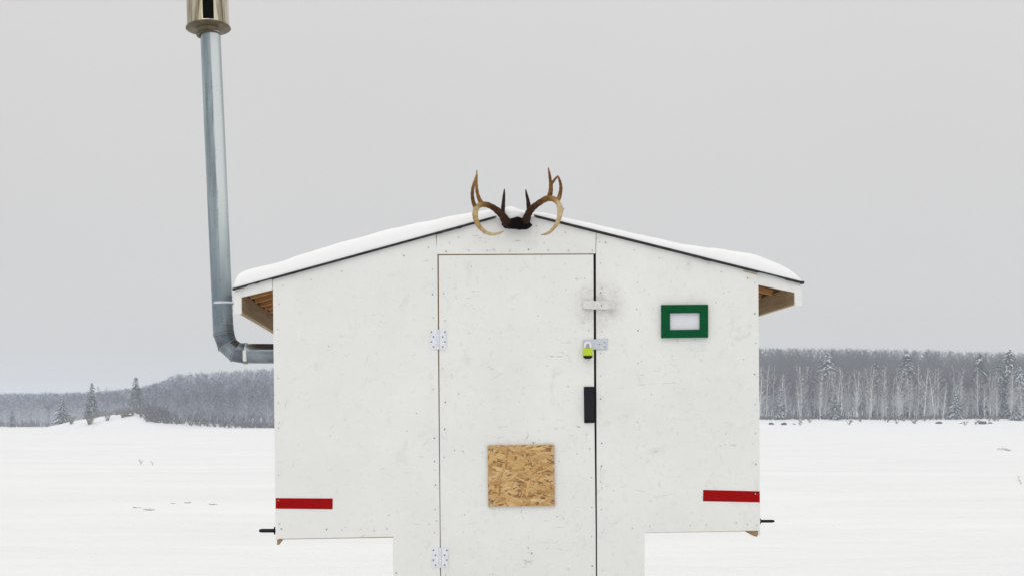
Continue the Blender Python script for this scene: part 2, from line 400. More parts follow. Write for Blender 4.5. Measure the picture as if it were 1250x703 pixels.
# OSB patch made of pressed strands
def clip(poly, x0, x1, z0, z1):
    for ax, lim, sg in ((0,x0,1),(0,x1,-1),(1,z0,1),(1,z1,-1)):
        res = []
        for i in range(len(poly)):
            a, b_ = poly[i], poly[(i+1)%len(poly)]
            ia, ib = (a[ax]-lim)*sg >= 0, (b_[ax]-lim)*sg >= 0
            if ia: res.append(a)
            if ia != ib:
                t = (lim-a[ax])/(b_[ax]-a[ax]); res.append((a[0]+(b_[0]-a[0])*t, a[1]+(b_[1]-a[1])*t))
        poly = res
        if len(poly) < 3: return []
    return poly
def osb():
    (x0, z0), (x1, z1) = P2(596.2, 617.8), P2(676.2, 542.2)
    T = .011; V = []; Fc = []; C_ = []
    mb = MB(); mb.box((x0, -T, z0), (x1, -.0005, z1)); V += mb.v; Fc += mb.f; C_ += [(.30, .17, .07)]*6
    rr = random.Random(23)
    pal = [(.50,.28,.10), (.66,.41,.15), (.62,.385,.145), (.70,.475,.22), (.56,.32,.11), (.65,.42,.17), (.47,.25,.08), (.67,.46,.23), (.60,.36,.13), (.64,.40,.15)]
    for i in range(470):
        cx_, cz = rr.uniform(x0-.01, x1+.01), rr.uniform(z0-.01, z1+.01)
        a = rr.gauss(0, .5) if rr.random() < .75 else rr.uniform(0, math.pi)
        l_, w_ = rr.uniform(.015, .052), rr.uniform(.0035, .0105)
        if i > 390: l_ *= rr.uniform(.15, .45); w_ *= rr.uniform(.15, .35)
        ca, sa = math.cos(a), math.sin(a)
        loc = [(-l_, rr.uniform(-w_, w_*.3)), (-l_*.7, -w_), (l_*.6, -w_*rr.uniform(.6,1)), (l_, rr.uniform(-w_*.5, w_*.5)), (l_*.7, w_), (-l_*.8, w_*rr.uniform(.5,1))]
        pl = clip([(cx_+u*ca-v*sa, cz+u*sa+v*ca) for u, v in loc], x0, x1, z0, z1)
        if len(pl) < 3: continue
        y = -T-.00003-i*.0000045; n0 = len(V); n = len(pl)
        V += [Vector((x, y, z)) for x, z in pl]+[Vector((x, -T+.0004, z)) for x, z in pl]
        fs = [tuple(range(n0, n0+n))]+[(n0+(k+1)%n, n0+k, n0+k+n, n0+(k+1)%n+n) for k in range(n)]
        c = rr.choice(pal) if i <= 390 else rr.choice([(.16,.08,.03), (.22,.11,.04), (.30,.15,.05), (.78,.58,.33)])
        g = rr.uniform(.85, 1.1); c = tuple(min(1, q*g) for q in c); e = tuple(q*.45 for q in c)
        Fc += fs; C_ += [c]+[e]*n
    m, t, b = newmat('pressed strand board'); at = N(t, 'ShaderNodeAttribute', attribute_name='strand')
    v = coords(t, (40, 40, 120)); f = tnoise(t, v, 1, 4)
    mu = N(t, 'ShaderNodeMix', data_type='RGBA', blend_type='MULTIPLY'); mu.inputs[0].default_value = 1
    L(t, at.outputs['Color'], mu.inputs[6]); L(t, mixc(t, rng(t, f, .3, .7), (.82,.80,.78), (1.,1.,1.)), mu.inputs[7])
    L(t, mu.outputs[2], b.inputs['Base Color']); b.inputs['Roughness'].default_value = .6
    o = obj('board_patch', V, Fc, m, door)
    ca = o.data.color_attributes.new('strand', 'FLOAT_COLOR', 'CORNER')
    buf = []
    for p, c in zip(o.data.polygons, C_): buf += list((*c, 1))*p.loop_total
    ca.data.foreach_set('color', buf)
    o['label'] = 'square of tan strand board screwed on the lower door'
osb()
for px_, py_ in ((601,547.5),(671.5,546.5),(672,612.5),(600.8,613.5)):
    mb = MB(); p = P(px_, py_); mb.tube([(p.x, -.0148, p.z), (p.x, -.012, p.z)], .0042, 8); mb.build('screw', M['screw'], door)
# little wooden turn latch
mb = MB(); mb.prism([P2(*q) for q in ((711,376.3),(724,377.6),(750.5,378.0),(751.2,368.8),(737,367.6),(711.4,367.2))], -.020, -.0005)
p = P(733.5, 373.0); mb.tube([(p.x, -.0215, p.z), (p.x, -.018, p.z)], .0042, 8, 1)
p = P(733, 381); 
mb.build('turn_latch', None, hut, mats=[simple('worn white latch', (.70,.685,.66), .6, var=.12, sc=30, bs=.2), M['screw']], bevel=.007, seg=3)
# hasp across the gap
mb = MB(); mb.prism([P2(*q) for q in ((711.5,425),(724,426.3),(740.5,425.6),(741.5,420),(740.5,414.3),(724,413.8),(711.5,414.8))], -.0065, -.0025)
mb.prism([P2(*q) for q in ((727.5,427.4),(741.9,426.8),(742.3,413.2),(727.7,412.8))], -.0028, -.0002)
for px, py in ((737.5,417.5),(737.8,423),(731.5,420)):
    p = P(px, py); mb.tube([(p.x, -.0085, p.z), (p.x, -.006, p.z)], .0032, 8, 1)
st = P(717.5, 418.5)
mb.tube([(st.x-.008, -.004, st.z), (st.x-.008, -.022, st.z), (st.x, -.028, st.z), (st.x+.008, -.022, st.z), (st.x+.008, -.004, st.z)], .0026, 8, 1)
mb.build('hasp', None, hut, mats=[M['galv'], M['screw']])
# padlock hanging in the hasp staple (a thing of its own)
pc = P(717.5, 430, -.026)
lock = empty('padlock', HM @ pc, (0, ROLL, YAW), .03)
tag(lock, 'small lime green padlock with black base hanging from the hasp', 'padlock')
px1 = 1/ (F/7.1)
lime = simple('lime rubber', (.50, .66, .015), .45, var=.06, sc=60); wht = simple('white shackle sleeve', (.80, .80, .82), .4)
mb = MB(); w2, dd = 6.0*px1, .010
mb.prism([(-w2*.95, -.016), (w2*.95, -.016), (w2, -.006), (w2, .014), (w2*.85, .020), (-w2*.85, .020), (-w2, .014), (-w2, -.006)], -dd, dd)
mb.build('lock_body', lime, lock, bevel=.003)
mb = MB(); mb.prism([(-w2*.55, -.031), (w2*.55, -.031), (w2*.9, -.0245), (w2*.93, -.0165), (-w2*.93, -.0165), (-w2*.9, -.0245)], -dd*.9, dd*.9)
mb.build('lock_base', M['black'], lock, bevel=.002)
mb = MB(); mb.tube([(-.014, 0, .018), (-.014, 0, .036)]+[(-.014*math.cos(a), 0, .036+.014*math.sin(a)) for a in [R(20*k) for k in range(1, 9)]]+[(.014, 0, .036), (.014, 0, .018)], .0062, 10)
mb.build('shackle', wht, lock, smooth=True)
# red strips
for pts, lb in ((((336.6,620.3),(406,621.0),(406.2,607.9),(336.6,607.4)), 'red strip at lower left'), (((858,611.2),(927.5,612.6),(927.3,599.2),(858.4,597.4)), 'red strip at lower right')):
    mb = MB(); mb.prism([P2(*q) for q in pts], -.0014, -.0002); o = mb.build('reflector_strip', M['red'], hut); o['label'] = lb
# green framed little window
win = None
mb = MB(); OX = (806.8, 863.6); OY = (372.2, 412.4); IX = (817.2, 853.6); IY = (382.2, 402.6)
a = [P2(OX[0],OY[1]), P2(OX[1],OY[1]-.6), P2(OX[1],OY[0]-.3), P2(OX[0],OY[0])]
b_ = [P2(IX[0],IY[1]), P2(IX[1],IY[1]-.5), P2(IX[1],IY[0]-.3), P2(IX[0],IY[0])]
for k in range(4):
    k2 = (k+1) % 4; g = .0004
    mb.prism([a[k], a[k2], b_[k2], b_[k]], -.019, -.0004)
fr = mb.build('window', M['green'], hut, bevel=.0015)
fr['label'] = 'small window with a thick green frame'
pane = simple('frosted pane', (.74, .75, .79), .2, var=.03, sc=30)
mb = MB(); mb.prism([(b_[0][0]-.003, b_[0][1]-.003), (b_[1][0]+.003, b_[1][1]-.003), (b_[2][0]+.003, b_[2][1]+.003), (b_[3][0]-.003, b_[3][1]+.003)], -.005, -.001)
mb.build('pane', pane, fr)

# side walls, back wall, floor, lower tub
xl, _ = P2(334.5, 500); xr, _ = P2(927.0, 500); _, zlo = P2(336, 657.3); _, zlo2 = P2(928, 647.0)
apx, apz = P2(630, 258.6); elx, elz = P2(285, 353.3); erx, erz = P2(979, 345.5)
def rz_at(x):    # top of the wall under the roof deck
    return elz+(apz-elz)*(x-elx)/(apx-elx) if x < apx else erz+(apz-erz)*(x-erx)/(apx-erx)
tl, _ = P2(480, 730); tr, _ = P2(787, 730); _, ztub = P2(600, BOT)
for x0, x1, z0, side in ((xl+.001, xl+TH, zlo-.006, 'left'), (xr-TH, xr-.001, zlo2-.027, 'right')):
    mb = MB(); mb.box((x0, TH+.001, z0), (x1, DEPTH, rz_at((x0+x1)/2)-.012)); mb.build('side_wall', M['trim'], hut)
for x0, x1 in ((tl+.002, tl+TH), (tr-TH, tr-.002)):
    mb = MB(); mb.box((x0, TH+.001, ztub), (x1, DEPTH, zlo)); mb.build('lower_side_wall', M['trim'], hut)
mb = MB(); mb.prism([(tl, ztub), (tr, ztub), (tr, zlo2), (xr, zlo2), (xr, rz_at(xr)-.012), (apx, apz-.012), (xl, rz_at(xl)-.012), (xl, zlo), (tl, zlo)], DEPTH+.001, DEPTH+TH)
mb.build('back_wall', M['trim'], hut)
mb = MB(); mb.box((tl+TH+.001, TH+.035, ztub), (tr-TH-.001, DEPTH-.002, ztub+.03)); mb.build('floor', M['ply'], hut)
# bench floors under the side bays: raw plywood showing a thin edge under the painted panel
for (xa, xb, z) in ((xl+TH+.001, tl+TH, zlo), (tr-TH, xr-TH-.001, zlo2)):
    mb = MB(); mb.box((xa, TH+.0005, z-.004), (xb, DEPTH-.002, z+.014)); mb.build('bay_floor', M['ply'], hut)
# runners the hut is dragged on
for x in (tl+.10, tr-.10):
    mb = MB(); zb = ztub-.002
    mb.prism([(x-.045, 0), (x+.045, 0), (x+.045, 1), (x-.045, 1)], 0, 1)
    mb = MB(); pr = [(-.35, .22), (-.22, .06), (-.05, -.02), (3.1, -.02), (3.1, zb), (-.30, zb)]
    n = len(pr); mb.add([(x-.045, y, z) for y, z in pr]+[(x+.045, y, z) for y, z in pr], [tuple(range(n)), tuple(range(2*n-1, n-1, -1))]+[((i+1)%n, i, i+n, (i+1)%n+n) for i in range(n)])
    mb.build('runner', M['board'], hut)
# corner cleats at the foot of the front panel
mb = MB(); mb.prism([P2(338.0,658.0), P2(337.6,664.5), P2(340,665), P2(344.5,659.2), P2(345,658.0)][::1], .0135, .05); mb.build('corner_cleat', M['board'], hut)
mb = MB(); mb.prism([P2(909.5,647.8), P2(922.5,654.6), P2(925.3,654.9), P2(925.3,647.4)], .0135, .06); mb.build('corner_cleat', M['board'], hut)
# steel lifting pegs in the side walls
for px0, px1_, py, s in ((336, 316.2, 647.2, -1), (927, 945.5, 635.6, 1)):
    a, b_ = P(px0, py, .05), P(px1_, py, .05); r = .0095 if s < 0 else .0075
    mb = MB(); mb.tube([a+Vector((-s*.01,0,0)), a.lerp(b_, .82), b_.lerp(a, .06), b_], [r, r, r*.85, r*.45], 12)
    mb.tube([a+Vector((s*.001,0,0)), a+Vector((s*.006,0,0))], r*2.0, 12)
    o = mb.build('lifting_peg', M['black'], hut, smooth=False)
    if s < 0:
        p = o

# roof: deck, rafters, fascia boards, felt edge
def roof_side(name, ex, ez, sgn):
    L_ = Vector((apx-ex, 0, apz-ez)); Ln = L_.normalized(); up = Vector((-Ln.z, 0, Ln.x)) if sgn > 0 else Vector((Ln.z, 0, -Ln.x))
    if up.z < 0: up = -up
    e = Vector((ex, 0, ez)); a_ = Vector((apx, 0, apz))
    def slab(p, q, t0, t1, y0, y1, mb, mi=0):
        vs = [p+up*t0, q+up*t0, q+up*t1, p+up*t1]
        mb.add([v+Vector((0,y0,0)) for v in vs]+[v+Vector((0,y1,0)) for v in vs], [(0,1,2,3),(7,6,5,4),(0,4,5,1),(1,5,6,2),(2,6,7,3),(3,7,4,0)], mi)
    return e, a_, Ln, up, slab
px = 7.1/F
for sgn, ex, ez in ((1, elx, elz), (-1, erx, erz)):
    e, a_, Ln, up, slab = roof_side('', ex, ez, sgn)
    gap = Vector((.0015*sgn, 0, 0))
    # deck
    mb = MB(); slab(e+Ln*.004, a_-gap, -.006, .0038, .0145, DEPTH+.1, mb); mb.build('roof_deck', M['soffit'], hut)
    # black felt with its ragged front lip, built as a strip of short lengths
    mb = MB(); rr = random.Random(11 if sgn > 0 else 12); n = 70
    Lt = (a_-e).length
    pr = None
    V = []; Fs = []
    for i in range(n+1):
        s_ = -.004+(Lt-.0015+.004)*i/n
        lip = -.0015-.007*max(0, noise.noise(Vector((i*.21+sgn*5, 1.3, 0)))+.2)-.003*(rr.random() < .25)
        if s_/Lt > .82: lip = -.001
        if s_/Lt < .05: lip = -.006
        base = e+Ln*s_
        for (t_, y_) in ((lip, -.016), (.0052, -.016), (.0052, DEPTH+.11), (.0041, DEPTH+.11), (.0041, -.010), (lip, -.010)):
            V.append(base+up*t_+Vector((0, y_, 0)))
        if i:
            o0, o1 = (i-1)*6, i*6
            for k in range(6):
                Fs.append((o0+k, o0+(k+1)%6, o1+(k+1)%6, o1+k))
    Fs += [(0,1,2,3,4,5), tuple(n*6+k for k in (5,4,3,2,1,0))]
    mb.add(V, Fs); mb.build('roofing_felt', M['shingle'], hut)
    # barge strip closing the overhang in front
    wx = xl if sgn > 0 else xr
    Ls = (wx-ex)/Ln.x
    mb = MB()
    q0, q1 = e+Ln*.010, e+Ln*(Ls-.001)
    hgt = .050 if sgn > 0 else .058
    mb.add([Vector((p_.x, y, p_.z-d_)) for y in (.0, .014) for p_, d_ in ((q0, -.001), (q1, -.001), (q1, hgt+.004), (q0, hgt-.002))],
           [(0,1,2,3),(7,6,5,4),(0,4,5,1),(1,5,6,2),(2,6,7,3),(3,7,4,0)])
    mb.build('barge_board', M['trim'], hut)
    # outer fascia: painted outside and at the end, raw inside
    bx0 = ex+.002*sgn; bx1 = ex+.038*sgn; zt = ez-.006; zb_ = (P2(290, 383)[1] if sgn > 0 else P2(970, 373)[1])
    mb = MB(); mb.box((min(bx0, bx1), -.002, zb_), (max(bx0, bx1)-0, .0135, zt-.0042)); 
    mb.box((min(bx0, (bx0+bx1)/2-.008*sgn), .0137, zb_+.014), (max(bx0, (bx0+bx1)/2-.008*sgn), DEPTH+.09, zt-.0042)); mb.build('fascia_board', M['trim'], hut)
    mb = MB(); xa, xb = sorted(((bx0+bx1)/2-.0075*sgn, bx1)); mb.box((xa, .0137, zb_+.010), (xb, DEPTH+.085, zt-.008)); mb.build('fascia_board', M['board'], hut)['label'] = 'raw inner eave board'
    # rafters seen under the eave
    for k in range(11):
        y = .05+k*.235 if sgn > 0 else .16+k*.26
        mb = MB(); q0, q1 = e+Ln*.04, e+Ln*(Ls+.25)
        slab(q0, q1, -.034, -.0065, y, y+.026, mb); mb.build('rafter', M['pine'], hut)
# drip edge end at right
mb = MB(); p = P(979.5, 345.2); mb.box((p.x-.008, -.014, p.z-.006), (p.x+.006, .02, p.z+.007)); mb.build('drip_edge', M['shingle'], hut)
mb = MB(); mb.prism([P2(*q) for q in ((907,331.4),(924,335.6),(924,334.4),(907,330.2))], -.0025, -.0003); mb.build('trim_sliver', M['ply'], hut)

# stove pipe
PD = .34; pr = .0525
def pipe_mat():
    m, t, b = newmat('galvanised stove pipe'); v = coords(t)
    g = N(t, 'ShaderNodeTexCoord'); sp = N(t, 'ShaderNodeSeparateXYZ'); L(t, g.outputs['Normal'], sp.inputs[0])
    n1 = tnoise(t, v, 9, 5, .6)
    side_sheen = rng(t, math_(t, 'ADD', sp.outputs[0], math_(t, 'MULTIPLY', rng(t, n1, .3, .7, -1, 1), .09)), .02, .18, 0, 1, True)  # pale right half: a reflection put into the pipe colour
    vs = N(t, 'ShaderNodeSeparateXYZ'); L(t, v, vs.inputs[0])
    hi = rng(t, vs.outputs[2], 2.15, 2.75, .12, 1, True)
    f = math_(t, 'MULTIPLY', math_(t, 'MULTIPLY', side_sheen, rng(t, sp.outputs[0], .72, .98, 1, .35, True)), hi)
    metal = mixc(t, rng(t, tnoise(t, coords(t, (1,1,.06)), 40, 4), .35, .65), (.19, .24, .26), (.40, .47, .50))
    metal = mixc(t, rng(t, vs.outputs[2], 2.0, 2.6, 1, 0, True), metal, (.19, .235, .27))  # darker foot: reflected tree line put into the colour
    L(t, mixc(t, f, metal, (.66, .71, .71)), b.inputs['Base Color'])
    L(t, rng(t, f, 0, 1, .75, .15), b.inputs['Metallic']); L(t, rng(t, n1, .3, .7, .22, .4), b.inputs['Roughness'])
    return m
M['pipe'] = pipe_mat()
M['elbow'] = simple('dull galvanised elbow', (.24, .28, .31), .22, .9, var=.35, sc=9)
M['seam'] = simple('dark elbow seam', (.05, .06, .065), .6, .5)
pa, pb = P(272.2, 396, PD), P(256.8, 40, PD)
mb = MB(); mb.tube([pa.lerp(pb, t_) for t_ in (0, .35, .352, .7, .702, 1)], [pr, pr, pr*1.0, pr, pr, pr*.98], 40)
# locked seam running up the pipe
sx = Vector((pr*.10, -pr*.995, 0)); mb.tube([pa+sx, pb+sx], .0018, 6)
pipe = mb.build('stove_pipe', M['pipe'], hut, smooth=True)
pipe.data.set_sharp_from_angle(angle=R(40))
# gored elbow
d0 = (pa-pb).normalized()
cen = [P(272.2, 396, PD), P(273.0, 407, PD), P(277.3, 420.5, PD), P(287.0, 429.3, PD), P(299.5, 431.2, PD)]
endp = P(345, 431.6, PD)
mb = MB()
pts = cen+[cen[-1].lerp(endp, .1)]
def gore_ring(p, d, r, n=32):
    d = d.normalized(); u_ = Vector((0, 1, 0)); w_ = d.cross(u_).normalized()
    return [p+(u_*math.cos(k*2*math.pi/n)+w_*math.sin(k*2*math.pi/n))*r for k in range(n)]
def gore(mb, p, q, dp, dq, r0, r1):
    A, B = gore_ring(p, dp, r0), gore_ring(q, dq, r1); n = 32
    mb.add(A+B, [(k, (k+1)%n, (k+1)%n+n, k+n) for k in range(n)])
dirs = [(pts[i+1]-pts[i]).normalized() for i in range(len(pts)-1)]
nd = [d0]+[(dirs[i]+dirs[i+1]).normalized() for i in range(len(dirs)-1)]
for i in range(len(cen)-1):
    gore(mb, cen[i], cen[i+1], nd[i], nd[i+1], pr*(1.015+.01*(i % 2)), pr*(1.015+.01*((i+1) % 2))); mb.mi[-32:] = [2*(i % 2)]*32
    A, B = cen[i+1]-dirs[i]*.004, cen[i+1]+dirs[i]*.004
    gore(mb, A, B, nd[i+1], nd[i+1], pr*1.06, pr*1.06); gore(mb, A-dirs[i]*.0025, A, nd[i+1], nd[i+1], pr*1.035, pr*1.06); mb.mi[-32:] = [1]*32
mb.build('elbow', None, pipe, smooth=True, mats=[M['elbow'], M['seam'], simple('darker elbow gore', (.13, .155, .175), .28, .85, var=.4, sc=12)])  # alternate gores coloured darker to imitate shading round the bend
mb = MB(); mb.tube([cen[-1]-dirs[-1]*.01, endp], pr*.98, 32); 
mb.tube([cen[-1], cen[-1]+Vector((.012,0,0))], pr*1.06, 32); o = mb.build('horizontal_pipe', M['elbow'], pipe, smooth=True); o.data.set_sharp_from_angle(angle=R(40))
mb = MB(); q_ = cen[-1]+Vector((.002, -pr*1.03, -.012)); mb.box((q_.x-.009, q_.y-.003, q_.z-.030), (q_.x+.010, q_.y+.012, q_.z+.026)); mb.build('glint_patch', M['trim'], pipe, bevel=.003)  # pale block standing in for the bright glint on the pipe
# strap from eave to pipe
mb = MB(); yp = P(272, 370, PD); y0 = yp.y-pr-.002
ring = [yp+Vector((math.cos(a)*(pr+.003), math.sin(a)*(pr+.003), 0)) for a in [R(15*k) for k in range(24)]]
for k in range(24):
    p0, p1 = ring[k], ring[(k+1) % 24]; mb.add([p0+Vector((0,0,-.006)), p1+Vector((0,0,-.006)), p1+Vector((0,0,.006)), p0+Vector((0,0,.006))], [(0,1,2,3)])
ar = P(297, 367.5, PD)
mb.box((yp.x+.01, y0-.003, yp.z-.004), (elx+.001, y0, yp.z+.004))
mb.build('strap', M['galv'], pipe)
# chimney cap
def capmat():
    m, t, b = newmat('brassy steel painted reflections'); v = coords(t, (1, 1, .04)); f = tnoise(t, v, 34, 3, .5, .1)
    L(t, mixc(t, rng(t, f, .38, .62), (.15, .115, .06), (.66, .61, .48)), b.inputs['Base Color'])  # dark and pale upright bands stand in for reflections on the brassy metal
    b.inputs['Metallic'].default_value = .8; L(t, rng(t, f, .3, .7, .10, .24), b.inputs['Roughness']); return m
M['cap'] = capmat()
pxd = (pb - P(257.8, 40, PD)).length
ax = (pb-pa).normalized()
def lathe(mb, base, axis, prof, n=48, skip=None, mi=0):
    u_ = axis.cross(Vector((0,1,0))).normalized(); w_ = axis.cross(u_).normalized()
    vs = [base+axis*h+(u_*math.cos(k*2*math.pi/n)+w_*math.sin(k*2*math.pi/n))*r for r, h in prof for k in range(n)]
    fs = []
    for i in range(len(prof)-1):
        for k in range(n):
            if skip and skip(i, k, n): continue
            fs.append((i*n+k, i*n+(k+1)%n, (i+1)*n+(k+1)%n, (i+1)*n+k))
    mb.add(vs, fs, mi)
h1 = 7.4/F  # metres per pixel near the pipe
mb = MB()
cb = P(254.6, 44, PD); axp = ax; ax = (ax+Vector((0, .09, 0))).normalized()
lathe(mb, cb, ax, [(pr*.9, 0), (14.5*h1, 0), (14.5*h1, 2*h1), (13*h1, 3*h1), (14.8*h1, 7*h1), (25.8*h1, 8.6*h1), (27*h1, 9.2*h1), (26.5*h1, 10.2*h1), (25.4*h1, 11*h1)])
mb.build('cap_base', simple('rusty cap base', (.13, .105, .065), .5, .6, var=.4, sc=30), pipe, smooth=True).data.set_sharp_from_angle(angle=R(35))
mb = MB()
# angle index of the open slot faces the camera
def facing(k, n):
    a = (k+.5)*2*math.pi/n; u_ = ax.cross(Vector((0,1,0))).normalized(); w_ = ax.cross(u_).normalized()
    d = u_*math.cos(a)+w_*math.sin(a); return math.degrees(math.atan2(d.x, -d.y))
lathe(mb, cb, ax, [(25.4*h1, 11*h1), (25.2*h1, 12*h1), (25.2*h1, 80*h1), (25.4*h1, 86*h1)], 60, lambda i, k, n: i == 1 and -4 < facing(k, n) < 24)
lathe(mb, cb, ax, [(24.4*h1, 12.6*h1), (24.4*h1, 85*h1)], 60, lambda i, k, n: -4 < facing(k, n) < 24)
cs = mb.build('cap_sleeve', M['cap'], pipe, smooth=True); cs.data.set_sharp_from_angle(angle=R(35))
mb = MB(); lathe(mb, cb, ax, [(20*h1, 12.7*h1), (20*h1, 84*h1)], 40); mb.build('flue', M['soot'], pipe, smooth=True)  # near-black inner tube seen through the slot
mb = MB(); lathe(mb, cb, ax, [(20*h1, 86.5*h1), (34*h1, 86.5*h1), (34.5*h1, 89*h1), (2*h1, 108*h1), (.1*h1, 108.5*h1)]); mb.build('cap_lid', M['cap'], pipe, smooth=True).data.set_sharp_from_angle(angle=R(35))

# ------------------------------------------------------------------ snow on the roof
def snowmat():
    m, t, b = newmat('roof snow'); v = coords(t); b.inputs['Base Color'].default_value = (.93, .935, .94, 1)
    b.inputs['Roughness'].default_value = .8; b.inputs['Specular IOR Level'].default_value = .2
    bump(t, b, tnoise(t, v, 26, 8, .7), .4, .012); return m
M['snow'] = snowmat()
TOP = [(284.6,351.5),(285.6,346),(288,338),(291,333.4),(296,330),(303,327.4),(329,321.6),(344,316.6),(380,305.3),(418,294.2),(460,282.3),(506,271.4),(566,259.6),(596,255.2),(612,252.6),(625,250.2),(634,253.6),(648,257),(666,259.4),(711,269.5),(772,283.2),(833,296.6),(878,303),(909,307),(924,310.3),(939,315.6),(952,321),(963.5,327.4),(971,333),(976,338.5),(978.2,343)]
def roof_snow():
    n = 220; xs = np.linspace(284.8, 978.0, n)
    # finer ends
    xs = np.unique(np.concatenate([xs, np.linspace(284.6, 300, 14), np.linspace(955, 978.2, 16)]))
    ty = np.interp(xs, [p[0] for p in TOP], [p[1] for p in TOP])
    ys = [0.0, .004, .014, .03, .06, .12, .25, .5, .9, 1.4, 1.9, 2.4, 2.8, 3.0, 3.07, 3.1]
    V = []; m_ = len(ys)
    base = HI @ Vector((0,0,0))
    for x, y_ in zip(xs, ty):
        b0 = P(x, roof_y(x)-1.2, -.012); t0 = P(x, y_-.9*noise.noise(Vector((x*.045, 7, 0)))-.5*noise.noise(Vector((x*.16, 3, 0))), 0)
        # sits on the felt 9 mm above deck line
        z0 = (rz_at(b0.x)+.0055); H = max(.002, t0.z-z0)
        for j, yy in enumerate(ys):
            f = min(1, yy/.05); rd = math.sqrt(max(0, 1-(1-f)**2)); g = min(1, (3.1-yy)/.06); rd *= math.sqrt(max(0, 1-(1-g)**2))
            nz = 1+.05*noise.noise(Vector((b0.x*9, yy*9, 4)))+.10*noise.noise(Vector((b0.x*2.5, yy*2.5, 1)))*f*min(1, max(0, (yy-.1)*3)) - .0
            dr = math.exp(-((b0.x-apx+.006)/.085)**4); fr_ = max(0, 1-yy/.05)
            V.append((t0.x, -.010+yy-.028*dr*fr_+.004*noise.noise(Vector((b0.x*9, 2, 2)))*(f < 1), z0+H*(.45+.55*rd)*nz-.018*dr*fr_))
        V.append((t0.x, -.010-.022*dr, z0-.036*dr)); V.append((t0.x, 3.09, z0))
    w_ = m_+2; Fs = []
    N_ = len(xs)
    for i in range(N_-1):
        for j in range(m_-1): Fs.append((i*w_+j, (i+1)*w_+j, (i+1)*w_+j+1, i*w_+j+1))
        Fs.append((i*w_+m_, (i+1)*w_+m_, (i+1)*w_, i*w_))
        Fs.append((i*w_+m_-1, (i+1)*w_+m_-1, (i+1)*w_+m_+1, i*w_+m_+1))
        Fs.append((i*w_+m_+1, (i+1)*w_+m_+1, (i+1)*w_+m_, i*w_+m_))
    for i in (0, N_-1): Fs.append(tuple(i*w_+j for j in [m_]+list(range(m_))+[m_+1]))
    off = Vector((apx, 0, apz))
    o = obj('roof_snow', [Vector(v)-off for v in V], Fs, M['snow'], None, True)
    bm = bmesh.new(); bm.from_mesh(o.data); bmesh.ops.recalc_face_normals(bm, faces=bm.faces); bm.to_mesh(o.data); bm.free()
    o.data.set_sharp_from_angle(angle=R(60))
    o.location = HM @ off; o.rotation_euler = (0, ROLL, YAW)
    tag(o, 'smooth white layer of snow lying on the gabled roof of the hut', 'snow')
roof_snow()

